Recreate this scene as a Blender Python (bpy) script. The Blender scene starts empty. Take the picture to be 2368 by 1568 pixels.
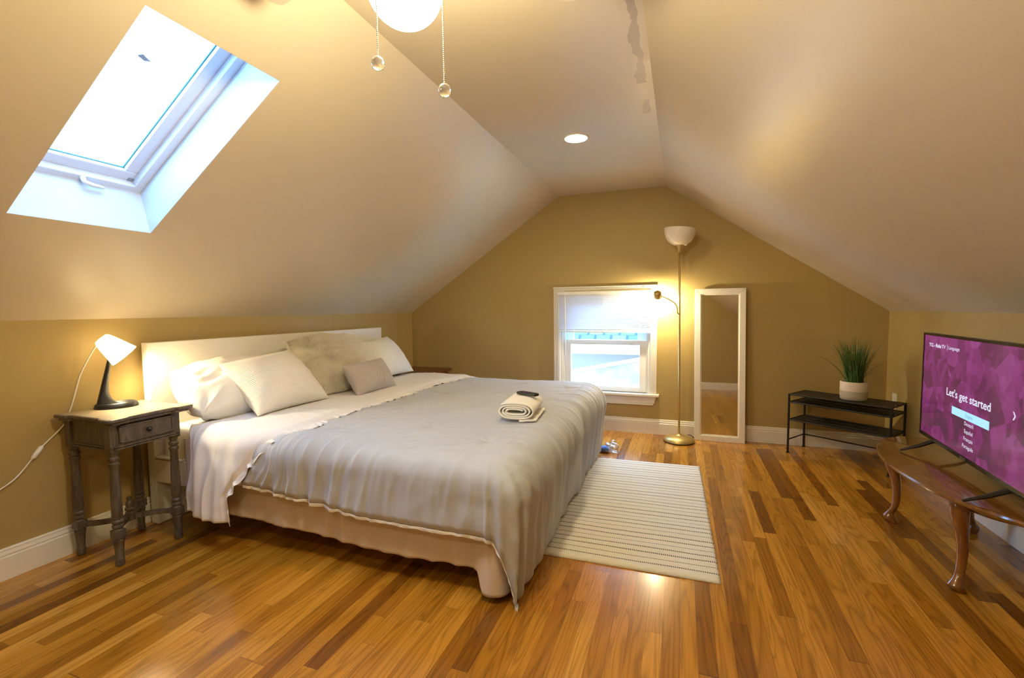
import bpy, bmesh, math, random
import numpy as np
from mathutils import Vector, Matrix, noise
random.seed(7); rng = np.random.default_rng(7)
sc = bpy.context.scene
COL = sc.collection
PI = math.pi

# ------------------------------------------------------------------ camera
CAMP = (2.7249, -4.3042, 1.1405); YAW, PITCH, ROLL = -0.351, -0.0646, -0.0102
f = Vector((math.sin(YAW)*math.cos(PITCH), math.cos(YAW)*math.cos(PITCH), math.sin(PITCH)))
r = f.cross(Vector((0, 0, 1))).normalized(); u = r.cross(f)
r2 = r*math.cos(ROLL) + u*math.sin(ROLL); u2 = -r*math.sin(ROLL) + u*math.cos(ROLL)
cam_d = bpy.data.cameras.new('camera'); cam = bpy.data.objects.new('camera', cam_d); COL.objects.link(cam)
cam.matrix_world = Matrix(((r2.x, u2.x, -f.x, CAMP[0]), (r2.y, u2.y, -f.y, CAMP[1]), (r2.z, u2.z, -f.z, CAMP[2]), (0, 0, 0, 1)))
cam_d.sensor_width = 36; cam_d.lens = 1064.25/2368*36; cam_d.clip_start = 0.05
sc.camera = cam
# ------------------------------------------------------------------ world, exposure
w = bpy.data.worlds.new('sky'); sc.world = w; w.use_nodes = True
bg = w.node_tree.nodes['Background']; bg.inputs[0].default_value = (0.25, 0.55, 1.0, 1); bg.inputs[1].default_value = 10
sc.view_settings.view_transform = 'Standard'; sc.view_settings.look = 'None'
sc.view_settings.gamma = 1; sc.view_settings.exposure = 1.22; sc.view_settings.use_curve_mapping = False
WARM = (1.0, 0.83, 0.47)
E_GLOBE, E_CAN = 58, 100

# ------------------------------------------------------------------ room numbers
W = 4.227; H = 2.2; ZL = 1.113; ZR = 1.098; XA = 1.63; XB = 2.589; YR = -5.4

# ------------------------------------------------------------------ helpers
class MB:
    def __init__(s): s.v = []; s.f = []; s.uv = {}
    def add(s, vs, fs):
        o = len(s.v); s.v += [tuple(map(float, p)) for p in vs]; s.f += [tuple(i+o for i in q) for q in fs]; return o
    def box(s, x0, x1, y0, y1, z0, z1, fn=None):
        vs = [(x, y, z) for x in (x0, x1) for y in (y0, y1) for z in (z0, z1)]
        if fn: vs = [fn(*p) for p in vs]
        s.add(vs, [(0, 1, 3, 2), (4, 6, 7, 5), (0, 4, 5, 1), (2, 3, 7, 6), (0, 2, 6, 4), (1, 5, 7, 3)]); return s
    def prism(s, poly, d):
        """poly: list of 3d points (planar), extruded by vector d"""
        n = len(poly); a = [Vector(p) for p in poly]; b = [p+Vector(d) for p in a]
        s.add(a+b, [tuple(range(n))[::-1], tuple(range(n, 2*n))] + [(i, (i+1) % n, n+(i+1) % n, n+i) for i in range(n)]); return s
    def lathe(s, prof, c, n=32, fn=None, ax='z'):
        """prof: list of (radius, height)"""
        vs = []
        for R, h in prof:
            for k in range(n):
                t = 2*PI*k/n; p = (R*math.cos(t), R*math.sin(t), h)
                if fn: p = fn(*p)
                vs.append((c[0]+p[0], c[1]+p[1], c[2]+p[2]))
        fs = [(i*n+k, i*n+(k+1) % n, (i+1)*n+(k+1) % n, (i+1)*n+k) for i in range(len(prof)-1) for k in range(n)]
        fs += [tuple(range(n))[::-1], tuple((len(prof)-1)*n+k for k in range(n))]
        s.add(vs, fs); return s
    def tube(s, pts, rad, n=10, cap=True):
        pts = [Vector(p) for p in pts]; vs = []; m = len(pts)
        rad = rad if isinstance(rad, (list, tuple)) else [rad]*m
        up = Vector((0, 0, 1))
        t0 = (pts[1]-pts[0]).normalized()
        if abs(t0.dot(up)) > .95: up = Vector((1, 0, 0))
        for i, p in enumerate(pts):
            t = (pts[min(i+1, m-1)]-pts[max(i-1, 0)]).normalized()
            a = t.cross(up)
            if a.length < 1e-4: a = t.cross(Vector((0, 1, 0)))
            a.normalize(); b = a.cross(t); up = b
            for k in range(n):
                th = 2*PI*k/n; vs.append(p+a*math.cos(th)*rad[i]+b*math.sin(th)*rad[i])
        fs = [(i*n+k, i*n+(k+1) % n, (i+1)*n+(k+1) % n, (i+1)*n+k) for i in range(m-1) for k in range(n)]
        if cap: fs += [tuple(range(n))[::-1], tuple((m-1)*n+k for k in range(n))]
        s.add(vs, fs); return s
    def sphere(s, c, R, n=20, m=12, sc_=(1, 1, 1)):
        prof = [(max(1e-4, R*math.sin(PI*i/m)), -R*math.cos(PI*i/m)) for i in range(m+1)]
        return s.lathe([(p, h) for p, h in prof], c, n, fn=lambda x, y, z: (x*sc_[0], y*sc_[1], z*sc_[2]))
    def grid(s, P, closed=False):
        """P: array (n,m,3)"""
        n, m = P.shape[:2]; o = len(s.v)
        s.v += [tuple(p) for p in P.reshape(-1, 3).tolist()]
        for i in range(n-1):
            for j in range(m-1):
                s.f.append((o+i*m+j, o+(i+1)*m+j, o+(i+1)*m+j+1, o+i*m+j+1))
        for i in range(n):
            for j in range(m): s.uv[o+i*m+j] = (i/(n-1), j/(m-1))
        return s
    def build(s, name, mat, parent=None, loc=None, smooth=False, bevel=0, seg=2, solid=0, sub=0, angle=None):
        org = Vector(loc) if loc is not None else (Vector(parent['_o']) if parent is not None else Vector((0, 0, 0)))
        me = bpy.data.meshes.new(name)
        me.from_pydata([tuple(Vector(p)-org) for p in s.v], [], s.f)
        bm = bmesh.new(); bm.from_mesh(me)
        if s.uv:
            L = bm.loops.layers.uv.new('UVMap'); bm.verts.ensure_lookup_table()
            for fc in bm.faces:
                for lp in fc.loops: lp[L].uv = s.uv.get(lp.vert.index, (0, 0))
        bmesh.ops.recalc_face_normals(bm, faces=bm.faces)
        bm.to_mesh(me); bm.free()
        if smooth:
            me.polygons.foreach_set('use_smooth', [True]*len(me.polygons))
            if angle is not None: me.set_sharp_from_angle(angle=math.radians(angle))
        me.materials.append(mat)
        o = bpy.data.objects.new(name, me); COL.objects.link(o)
        if parent is not None:
            o.parent = parent; o.location = org-Vector(parent['_o'])
            o['_o'] = tuple(org)
        else: o.location = org; o['_o'] = tuple(org)
        if solid:
            md = o.modifiers.new('solid', 'SOLIDIFY'); md.thickness = abs(solid); md.offset = 0 if solid > 0 else -1
        if bevel:
            md = o.modifiers.new('bevel', 'BEVEL'); md.width = bevel; md.segments = seg; md.limit_method = 'ANGLE'; md.angle_limit = math.radians(35)
        if sub:
            md = o.modifiers.new('sub', 'SUBSURF'); md.levels = sub; md.render_levels = sub
        return o
def B(): return MB()
def bx(*a, fn=None): return MB().box(*a, fn=fn)
def thing(name, label, cat, loc, group=None, kind=None):
    o = bpy.data.objects.new(name, None); COL.objects.link(o); o.location = loc; o['_o'] = tuple(loc); o.empty_display_size = .1
    if kind: o['kind'] = kind
    else: o['label'] = label; o['category'] = cat
    if group: o['group'] = group
    return o
def tag(o, label, cat, group=None):
    o['label'] = label; o['category'] = cat
    if group: o['group'] = group
    return o
def st(o): o['kind'] = 'structure'; return o

# ---- materials
def nt(name):
    m = bpy.data.materials.new(name); m.use_nodes = True; t = m.node_tree; return m, t, t.nodes['Principled BSDF']
def mat(name, col, rough=.5, metal=0, spec=.5, bump=0, bscale=200, var=0, vscale=6, coat=0, sheen=0, trans=0):
    m, t, p = nt(name)
    p.inputs['Base Color'].default_value = (*col, 1); p.inputs['Roughness'].default_value = rough
    p.inputs['Metallic'].default_value = metal; p.inputs['Specular IOR Level'].default_value = spec
    p.inputs['Coat Weight'].default_value = coat; p.inputs['Sheen Weight'].default_value = sheen
    tc = t.nodes.new('ShaderNodeTexCoord')
    if bump:
        n = t.nodes.new('ShaderNodeTexNoise'); n.inputs['Scale'].default_value = bscale; n.inputs['Detail'].default_value = 3
        t.links.new(tc.outputs['Object'], n.inputs['Vector'])
        b = t.nodes.new('ShaderNodeBump'); b.inputs['Strength'].default_value = bump; b.inputs['Distance'].default_value = .003
        t.links.new(n.outputs['Fac'], b.inputs['Height']); t.links.new(b.outputs['Normal'], p.inputs['Normal'])
    if var:
        n = t.nodes.new('ShaderNodeTexNoise'); n.inputs['Scale'].default_value = vscale; n.inputs['Detail'].default_value = 4
        t.links.new(tc.outputs['Object'], n.inputs['Vector'])
        mx = t.nodes.new('ShaderNodeMix'); mx.data_type = 'RGBA'
        mx.inputs[6].default_value = (*[c*(1-var) for c in col], 1); mx.inputs[7].default_value = (*[min(1, c*(1+var)) for c in col], 1)
        t.links.new(n.outputs['Fac'], mx.inputs[0]); t.links.new(mx.outputs[2], p.inputs['Base Color'])
    return m
def emis(name, col, s, base=(.9, .9, .9)):
    m, t, p = nt(name); p.inputs['Base Color'].default_value = (*base, 1)
    p.inputs['Emission Color'].default_value = (*col, 1); p.inputs['Emission Strength'].default_value = s; return m
def N(t, typ, **kw):
    n = t.nodes.new(typ)
    for k, v in kw.items(): setattr(n, k, v)
    return n
def Mth(t, op, a, b=None, c=None):
    n = t.nodes.new('ShaderNodeMath'); n.operation = op
    for i, x in enumerate((a, b, c)):
        if x is None: continue
        if isinstance(x, (int, float)): n.inputs[i].default_value = x
        else: t.links.new(x, n.inputs[i])
    return n.outputs[0]
def ramp(t, fac, stops):
    n = t.nodes.new('ShaderNodeValToRGB'); e = n.color_ramp.elements
    while len(e) < len(stops): e.new(.5)
    for el, (p, c) in zip(e, stops): el.position = p; el.color = (*c, 1)
    t.links.new(fac, n.inputs[0]); return n.outputs[0]

def wood_floor():
    m, t, p = nt('oak_floor'); L = t.links.new
    tc = N(t, 'ShaderNodeTexCoord'); sx = N(t, 'ShaderNodeSeparateXYZ'); L(tc.outputs['Object'], sx.inputs[0])
    PW, PL = .057, .95
    uu = Mth(t, 'DIVIDE', sx.outputs[0], PW); row = Mth(t, 'FLOOR', uu); fu = Mth(t, 'FRACT', uu)
    wn = N(t, 'ShaderNodeTexWhiteNoise', noise_dimensions='1D'); L(row, wn.inputs['W'])
    vv = Mth(t, 'ADD', Mth(t, 'DIVIDE', sx.outputs[1], PL), Mth(t, 'MULTIPLY', wn.outputs[0], 17.3))
    # uneven board lengths
    vv = Mth(t, 'ADD', vv, Mth(t, 'MULTIPLY', Mth(t, 'SINE', Mth(t, 'MULTIPLY', vv, 2.3)), .32))
    brd = Mth(t, 'FLOOR', vv); fv = Mth(t, 'FRACT', vv)
    cx = N(t, 'ShaderNodeCombineXYZ'); L(row, cx.inputs[0]); L(brd, cx.inputs[1])
    w2 = N(t, 'ShaderNodeTexWhiteNoise', noise_dimensions='3D'); L(cx.outputs[0], w2.inputs['Vector'])
    base = ramp(t, w2.outputs[0], [(0, (.18, .060, .006)), (.07, (.29, .105, .009)), (.25, (.42, .172, .014)), (.6, (.50, .215, .020)), (.85, (.58, .26, .030)), (1, (.66, .32, .048))])
    # grain
    off = N(t, 'ShaderNodeVectorMath', operation='SCALE'); L(w2.outputs['Color'], off.inputs[0]); off.inputs['Scale'].default_value = 23
    add = N(t, 'ShaderNodeVectorMath', operation='ADD'); L(tc.outputs['Object'], add.inputs[0]); L(off.outputs[0], add.inputs[1])
    mp = N(t, 'ShaderNodeMapping'); mp.inputs['Scale'].default_value = (9, .75, 1); L(add.outputs[0], mp.inputs['Vector'])
    wv = N(t, 'ShaderNodeTexNoise'); wv.inputs['Scale'].default_value = 1.6; wv.inputs['Detail'].default_value = 1.5; wv.inputs['Distortion'].default_value = .4; L(mp.outputs[0], wv.inputs['Vector'])
    rings = Mth(t, 'FRACT', Mth(t, 'MULTIPLY', wv.outputs['Fac'], 11))
    rings = Mth(t, 'POWER', Mth(t, 'ABSOLUTE', Mth(t, 'SUBTRACT', Mth(t, 'MULTIPLY', rings, 2), 1)), 2.2)
    mp2 = N(t, 'ShaderNodeMapping'); mp2.inputs['Scale'].default_value = (260, 6, 1); L(add.outputs[0], mp2.inputs['Vector'])
    fg = N(t, 'ShaderNodeTexNoise'); fg.inputs['Scale'].default_value = 1; fg.inputs['Detail'].default_value = 4; L(mp2.outputs[0], fg.inputs['Vector'])
    g = Mth(t, 'MULTIPLY', Mth(t, 'SUBTRACT', 1, Mth(t, 'MULTIPLY', rings, .34)), Mth(t, 'ADD', .66, Mth(t, 'MULTIPLY', fg.outputs['Fac'], .62)))
    mg = N(t, 'ShaderNodeVectorMath', operation='SCALE'); L(base, mg.inputs[0]); L(g, mg.inputs['Scale'])
    # gaps
    gu = Mth(t, 'LESS_THAN', Mth(t, 'MINIMUM', fu, Mth(t, 'SUBTRACT', 1, fu)), .013)
    gv = Mth(t, 'LESS_THAN', fv, .0022)
    gap = Mth(t, 'MAXIMUM', gu, gv)
    mx = N(t, 'ShaderNodeMix', data_type='RGBA'); L(gap, mx.inputs[0]); L(mg.outputs[0], mx.inputs[6]); mx.inputs[7].default_value = (.09, .03, .008, 1)
    mx.clamp_factor = True
    gf = Mth(t, 'MULTIPLY', gap, .6); L(gf, mx.inputs[0])
    L(mx.outputs[2], p.inputs['Base Color'])
    rn = N(t, 'ShaderNodeTexNoise'); rn.inputs['Scale'].default_value = 3; rn.inputs['Detail'].default_value = 5; L(tc.outputs['Object'], rn.inputs['Vector'])
    L(Mth(t, 'ADD', .19, Mth(t, 'MULTIPLY', rn.outputs['Fac'], .08)), p.inputs['Roughness'])
    b = N(t, 'ShaderNodeBump'); b.inputs['Strength'].default_value = .12; b.inputs['Distance'].default_value = .002
    hh = Mth(t, 'SUBTRACT', Mth(t, 'ADD', Mth(t, 'MULTIPLY', rn.outputs['Fac'], .15), Mth(t, 'MULTIPLY', w2.outputs[0], .15)), Mth(t, 'MULTIPLY', gap, .6))
    L(hh, b.inputs['Height']); L(b.outputs[0], p.inputs['Normal'])
    p.inputs['Coat Weight'].default_value = .25; p.inputs['Coat Roughness'].default_value = .12
    return m
def wood(name, c0, c1, scale=(3, 30, 30), rough=.35, spec=.5, coat=0):
    m, t, p = nt(name); L = t.links.new
    tc = N(t, 'ShaderNodeTexCoord'); mp = N(t, 'ShaderNodeMapping'); mp.inputs['Scale'].default_value = scale; L(tc.outputs['Object'], mp.inputs[0])
    n = N(t, 'ShaderNodeTexNoise'); n.inputs['Scale'].default_value = 2.5; n.inputs['Detail'].default_value = 6; n.inputs['Distortion'].default_value = .6; L(mp.outputs[0], n.inputs['Vector'])
    L(ramp(t, n.outputs['Fac'], [(.3, c0), (.7, c1)]), p.inputs['Base Color'])
    p.inputs['Roughness'].default_value = rough; p.inputs['Specular IOR Level'].default_value = spec; p.inputs['Coat Weight'].default_value = coat
    b = N(t, 'ShaderNodeBump'); b.inputs['Strength'].default_value = .05; b.inputs['Distance'].default_value = .001; L(n.outputs['Fac'], b.inputs['Height']); L(b.outputs[0], p.inputs['Normal'])
    return m
def ribbed(name, col, freq, strength=.6, axis=0, dist=.004, rough=.8, wob=2.5):
    m, t, p = nt(name); L = t.links.new
    tc = N(t, 'ShaderNodeTexCoord'); sx = N(t, 'ShaderNodeSeparateXYZ'); L(tc.outputs['UV'], sx.inputs[0])
    n = N(t, 'ShaderNodeTexNoise'); n.inputs['Scale'].default_value = 14; n.inputs['Detail'].default_value = 3; L(tc.outputs['UV'], n.inputs['Vector'])
    s = Mth(t, 'SINE', Mth(t, 'ADD', Mth(t, 'MULTIPLY', sx.outputs[axis], freq), Mth(t, 'MULTIPLY', n.outputs['Fac'], wob*2)))
    b = N(t, 'ShaderNodeBump'); b.inputs['Strength'].default_value = strength; b.inputs['Distance'].default_value = dist
    L(s, b.inputs['Height']); L(b.outputs[0], p.inputs['Normal'])
    p.inputs['Base Color'].default_value = (*col, 1); p.inputs['Roughness'].default_value = rough; p.inputs['Sheen Weight'].default_value = .15
    return m
def ceiling_mat(col, patch=False):
    m, t, p = nt('ceiling_paint'); L = t.links.new
    p.inputs['Roughness'].default_value = .34; p.inputs['Specular IOR Level'].default_value = .6
    tc = N(t, 'ShaderNodeTexCoord'); n = N(t, 'ShaderNodeTexNoise'); n.inputs['Scale'].default_value = 3.5; n.inputs['Detail'].default_value = 6; L(tc.outputs['Object'], n.inputs['Vector'])
    b = N(t, 'ShaderNodeBump'); b.inputs['Strength'].default_value = .25; b.inputs['Distance'].default_value = .01; L(n.outputs['Fac'], b.inputs['Height']); L(b.outputs[0], p.inputs['Normal'])
    p.inputs['Base Color'].default_value = (*col, 1)
    if patch:   # unpainted brush marks along the right-hand fold of the flat ceiling
        sx = N(t, 'ShaderNodeSeparateXYZ'); L(tc.outputs['Object'], sx.inputs[0])
        def noi(sc_, d, mpv):
            mp = N(t, 'ShaderNodeMapping'); mp.inputs['Scale'].default_value = mpv; L(tc.outputs['Object'], mp.inputs[0])
            q = N(t, 'ShaderNodeTexNoise'); q.inputs['Scale'].default_value = sc_; q.inputs['Detail'].default_value = d; L(mp.outputs[0], q.inputs['Vector']); return q.outputs['Fac']
        e1 = noi(5, 6, (1, 1.4, 1)); 
        d = Mth(t, 'SUBTRACT', XB-.012, sx.outputs[0])
        wd = Mth(t, 'ADD', .0, Mth(t, 'MULTIPLY', e1, .10))
        inx = Mth(t, 'MULTIPLY', Mth(t, 'LESS_THAN', d, wd), Mth(t, 'GREATER_THAN', d, Mth(t, 'MULTIPLY', noi(14, 3, (1, 1, 1)), .030)))
        yr = Mth(t, 'MULTIPLY', Mth(t, 'GREATER_THAN', sx.outputs[1], -2.95), Mth(t, 'LESS_THAN', sx.outputs[1], -1.62))
        gp = Mth(t, 'SUBTRACT', 1, Mth(t, 'MULTIPLY', Mth(t, 'GREATER_THAN', sx.outputs[1], -1.98), Mth(t, 'LESS_THAN', sx.outputs[1], -1.80)))
        k = Mth(t, 'MULTIPLY', Mth(t, 'MULTIPLY', inx, yr), Mth(t, 'MULTIPLY', gp, .8))
        mx = N(t, 'ShaderNodeMix', data_type='RGBA'); L(k, mx.inputs[0]); mx.inputs[6].default_value = (*col, 1); mx.inputs[7].default_value = (.40, .32, .25, 1)
        L(mx.outputs[2], p.inputs['Base Color'])
    return m
CEILC = (.70, .615, .48)
M = dict(
    floor=wood_floor(), wall=mat('tan_wall_paint', (.43, .315, .12), .5, spec=.35, bump=.08, bscale=60),
    ceil=ceiling_mat(CEILC), ceilp=ceiling_mat(CEILC, True), trim=mat('white_trim_paint', (.80, .76, .68), .3),
    well=mat('skylight_well_paint', (.60, .62, .64), .5), sash=mat('skylight_frame_paint', (.72, .74, .80), .35),
    white=mat('white_laminate', (.83, .80, .74), .35), sheet=mat('white_cotton', (.84, .81, .77), .85, sheen=.1, bump=.1, bscale=400),
    lining=mat('white_comforter_lining', (.80, .78, .80), .85, sheen=.1, bump=.12, bscale=300),
    comf=mat('light_grey_comforter', (.46, .485, .56), .62, sheen=.25, bump=.12, bscale=350),
    skirt=mat('beige_sheet', (.68, .58, .51), .85, bump=.15, bscale=60, var=.06, vscale=3),
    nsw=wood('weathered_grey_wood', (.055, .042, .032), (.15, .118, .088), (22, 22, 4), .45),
    nst=wood('lamplit_grey_top', (.25, .20, .13), (.42, .34, .22), (30, 4, 30), .35),  # paler copy of the grey wood, lamplight painted into its colour
    black=mat('black_plastic', (.012, .012, .013), .35), blackm=mat('black_metal', (.018, .016, .015), .42, metal=.4),
    brass=mat('brass', (.62, .47, .18), .38, metal=.75), chrome=mat('chrome', (.85, .85, .85), .08, metal=1),
    mirror=mat('mirror_glass', (.86, .86, .85), .015, metal=1), plastic=mat('white_plastic', (.85, .84, .80), .35),
    oak=wood('stained_oak', (.115, .048, .010), (.23, .10, .020), (30, 2.5, 30), .18, coat=.5),
    oakv=wood('stained_oak_leg', (.17, .06, .012), (.28, .105, .020), (26, 26, 3), .18, coat=.5),
    dbrown=wood('dark_side_table_wood', (.10, .03, .01), (.20, .07, .02), (4, 30, 30), .3),
    globe=emis('lit_globe', WARM, E_GLOBE), can=emis('lit_downlight', (1, .83, .50), E_CAN),
    shade=emis('lit_shade', (1, .74, .36), 2.0),
    opal=mat('opal_glass', (.80, .72, .62), .3), pot=mat('glazed_pot', (.62, .55, .45), .6, bump=.1, bscale=80),
    leaf=mat('grass_blade_green', (.045, .11, .022), .5, var=.5, vscale=30), soil=mat('soil', (.03, .02, .01), .9),
    towel=mat('white_terry', (.90, .88, .84), .95, bump=.6, bscale=500, sheen=.3),
    fur=mat('cream_fur', (.95, .90, .80), .8, sheen=.3), blue=mat('blue_cloth', (.10, .22, .62), .8),
    slat=mat('white_slat', (.86, .86, .88), .45))

# ------------------------------------------------------------------ room shell
T = .10
st(bx(-.1, W+.1, YR-.1, .15, -.12, 0).build('floor', M['floor'], loc=(0, 0, 0)))
st(bx(-T, 0, YR, 0, 0, ZL).build('wall_left', M['wall']))
st(bx(W, W+T, YR, 0, 0, ZR).build('wall_right', M['wall']))
st(bx(XA, XB, YR, 0, H, H+T).build('ceiling', M['ceilp']))
def prof(x):
    if x <= XA: return ZL+(H-ZL)*x/XA
    if x <= XB: return H
    return H+(ZR-H)*(x-XB)/(W-XB)
WX0, WX1, WZ0, WZ1 = 1.645, 2.475, .365, 1.285           # window rough opening
def gable(y0, d, hole):
    b = B()
    def poly(pts): b.prism([(x, y0, z) for x, z in pts], (0, d, 0))
    if not hole: poly([(-T, 0), (W+T, 0), (W+T, prof(W)), (XB, H+T), (XA, H+T), (-T, prof(0))]); return b
    poly([(-T, 0), (WX0, 0), (WX0, H+T), (-T, ZL)])
    poly([(WX0, 0), (WX1, 0), (WX1, WZ0), (WX0, WZ0)])
    poly([(WX0, WZ1), (WX1, WZ1), (WX1, H+T), (WX0, H+T)])
    poly([(WX1, 0), (W+T, 0), (W+T, ZR), (XB, H+T), (WX1, H+T)])
    return b
st(gable(0, .12, True).build('wall_back', M['wall']))
st(gable(YR, -.1, False).build('wall_front', M['wall']))
# left slope with the skylight hole
ang = math.atan2(H-ZL, XA); ct, sn = math.cos(ang), math.sin(ang)
def S(s, y, d): return (ct*s-sn*d, y, ZL+sn*s+ct*d)
SL = XA/ct; S0, S1, Y0, Y1 = .558/ct, 1.32/ct, -3.398, -2.939; DW = .175
b = B()
for s0, s1, y0, y1 in ((-.0, SL, YR, Y0), (-.0, SL, Y1, 0), (-.0, S0, Y0, Y1), (S1, SL, Y0, Y1)):
    b.box(s0, s1, y0, y1, 0, .06, fn=lambda s, y, d: S(s, y, d))
st(b.build('ceiling_left', M['ceil']))
b = B(); b.prism([(W, YR, ZR), (XB, YR, H), (XB, YR, H+T), (W+T, YR, ZR+T*.6)], (0, -YR, 0))
st(b.build('ceiling_right', M['ceil']))

# skylight
sk = thing('window_2', None, None, S((S0+S1)/2, (Y0+Y1)/2, 0), kind='structure')
sa = S0+.055     # foot of the well is splayed
b = B()
def quadbox(p, n):
    b.prism(p, n)
b.box(S0+.001, S1-.001, Y1-.0015, Y1+.012, .0006, DW+.12, fn=S)
b.box(S0+.001, S1-.001, Y0-.012, Y0+.0015, .0006, DW+.12, fn=S)
b.prism([S(S0+.0015, Y0, .0006), S(S0+.0015, Y1, .0006), S(sa+.0015, Y1, DW), S(sa+.0015, Y0, DW)], Vector(S(-.012, 0, 0))-Vector(S(0, 0, 0)))
b.prism([S(S1-.0015, Y0, .0006), S(S1-.0015, Y1, .0006), S(S1+.03, Y1, DW), S(S1+.03, Y0, DW)], Vector(S(.012, 0, 0))-Vector(S(0, 0, 0)))
b.build('well_lining', M['well'], sk)
def ring(s0, s1, y0, y1, w_, d0, d1):
    b = B()
    for a in ((s0, s0+w_, y0, y1), (s1-w_, s1, y0, y1), (s0+w_, s1-w_, y0, y0+w_), (s0+w_, s1-w_, y1-w_, y1)): b.box(*a, d0, d1, fn=S)
    return b
ring(sa-.005, S1+.02, Y0, Y1, .035, DW, DW+.07).build('window_frame', M['sash'], sk, bevel=.004)
ring(sa+.028, S1-.012, Y0+.033, Y1-.033, .05, DW+.03, DW+.085).build('window_sash', M['sash'], sk, bevel=.006)
ring(sa+.076, S1-.06, Y0+.081, Y1-.081, .006, DW+.045, DW+.05).build('sash_gasket', mat('teal_gasket', (.06, .26, .34), .5), sk)
def glass(name, fres=.06, tint=(1, 1, 1)):
    m, t, p = nt(name); L = t.links.new; o = t.nodes['Material Output']
    tr = N(t, 'ShaderNodeBsdfTransparent'); tr.inputs[0].default_value = (*tint, 1)
    g = N(t, 'ShaderNodeBsdfGlossy'); g.inputs['Roughness'].default_value = .01
    lw = N(t, 'ShaderNodeLayerWeight'); fr_o = Mth(t, 'ADD', .03, Mth(t, 'MULTIPLY', Mth(t, 'POWER', lw.outputs['Facing'], 5), .5))
    mx = N(t, 'ShaderNodeMixShader'); L(fr_o, mx.inputs[0]); L(tr.outputs[0], mx.inputs[1]); L(g.outputs[0], mx.inputs[2]); L(mx.outputs[0], o.inputs[0])
    return m
M['pane'] = glass('window_glass')
bx(sa+.07, S1-.055, Y0+.075, Y1-.075, DW+.055, DW+.06, fn=S).build('pane', M['pane'], sk)
b = B(); b.tube([S(sa+.02, -3.155, DW-.002), S(sa+.02, -3.155, DW-.022), S(sa+.017, -3.13, DW-.028), S(sa+.012, -3.09, DW-.026)], [.010, .009, .008, .006], 10)
b.build('handle', M['plastic'], sk, smooth=True)
bx(sa+.032, sa+.046, -2.995, -2.972, DW+.026, DW+.03, fn=S).build('rating_plate', mat('plate_grey', (.25, .3, .38), .4), sk)
b = B(); b.add([S(1.30, -3.195, DW+.062), S(1.312, -3.182, DW+.062), S(1.304, -3.165, DW+.062), S(1.297, -3.150, DW+.0625), S(1.291, -3.17, DW+.066), S(1.292, -3.185, DW+.066)], [(0, 1, 2, 3, 4, 5)])
b.prism([S(1.30, -3.195, DW+.061), S(1.312, -3.182, DW+.061), S(1.303, -3.165, DW+.061), S(1.298, -3.148, DW+.061), S(1.289, -3.17, DW+.061)], Vector(S(0, 0, .006))-Vector(S(0, 0, 0)))
tag(b.build('fallen_leaf', mat('grey_leaf', (.25, .24, .28), .8), loc=S(1.30, -3.17, DW+.061)), 'small dark curled leaf lying on the skylight glass', 'leaf')

# baseboards
def baseb(name, pts, z=.135):
    """pts: wall line from p to q with inward normal n"""
    (px, py), (qx, qy), (nx, ny) = pts
    sec = [(0, 0), (.016, 0), (.016, z-.038), (.011, z-.034), (.013, z-.026), (.008, z-.012), (.009, z-.006), (.004, z), (0, z)]
    b = B(); b.prism([(px+nx*a, py+ny*a, h) for a, h in sec], (qx-px, qy-py, 0))
    return st(b.build(name, M['trim']))
baseb('baseboard_left', ((0, YR), (0, 0), (1, 0)))
baseb('baseboard_right', ((W, YR), (W, 0), (-1, 0)))
baseb('baseboard_back', ((0, 0), (W, 0), (0, -1)))
baseb('baseboard_front', ((0, YR), (W, YR), (0, 1)))

# gable window
w1 = thing('window_1', None, None, (2.055, 0, WZ0), kind='structure')
OX0, OX1, OZ1 = 1.583, 2.532, 1.345
b = B()
for x0, x1 in ((OX0, WX0), (WX1, OX1)):
    b.box(x0, x1, -.018, 0, WZ0, WZ1)
    for k in range(3): b.box(x0+.010+k*.017, x0+.018+k*.017, -.023, -.018, WZ0, WZ1+.004)
b.box(OX0, OX1, -.018, 0, WZ1, OZ1); b.box(OX0-.003, OX1+.003, -.026, 0, OZ1-.012, OZ1)
b.build('window_casing', M['trim'], w1, bevel=.002)
bx(OX0-.025, OX1+.022, -.05, .06, WZ0-.024, WZ0).build('window_sill', M['trim'], w1, bevel=.005)
b = B(); b.prism([(OX0+.0, 0, WZ0-.024), (OX1+.0, 0, WZ0-.024), (OX1-.03, 0, WZ0-.105), (OX0+.03, 0, WZ0-.105)], (0, -.018, 0))
b.prism([(OX0+.008, -.018, WZ0-.075), (OX1-.008, -.018, WZ0-.075), (OX1-.02, -.018, WZ0-.085), (OX0+.02, -.018, WZ0-.085)], (0, -.005, 0))
b.build('window_apron', M['trim'], w1, bevel=.002)
b = B()
for x0, x1 in ((WX0, WX0+.022), (WX1-.022, WX1)): b.box(x0, x1, 0, .12, WZ0, WZ1)
for x0, x1 in ((WX0+.022, WX0+.034), (WX1-.034, WX1-.022)): b.box(x0, x1, .012, .022, WZ0, WZ1); b.box(x0, x1, .058, .066, WZ0, WZ1)
b.box(WX0, WX1, 0, .12, WZ1-.02, WZ1); b.build('window_jamb', M['trim'], w1)
def sash(name, z0, z1, y0, y1, wb, wt, ws):
    b = B(); x0, x1 = WX0+.022, WX1-.022
    b.box(x0, x0+ws, y0, y1, z0, z1); b.box(x1-ws, x1, y0, y1, z0, z1); b.box(x0+ws, x1-ws, y0, y1, z0, z0+wb); b.box(x0+ws, x1-ws, y0, y1, z1-wt, z1)
    o = b.build(name, M['plastic'], w1, bevel=.003)
    bx(x0+ws, x1-ws, (y0+y1)/2, (y0+y1)/2+.004, z0+wb, z1-wt).build('pane', M['pane'], o)
    return o
sash('lower_sash', WZ0-.001, .845, .022, .055, .048, .045, .075)
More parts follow.
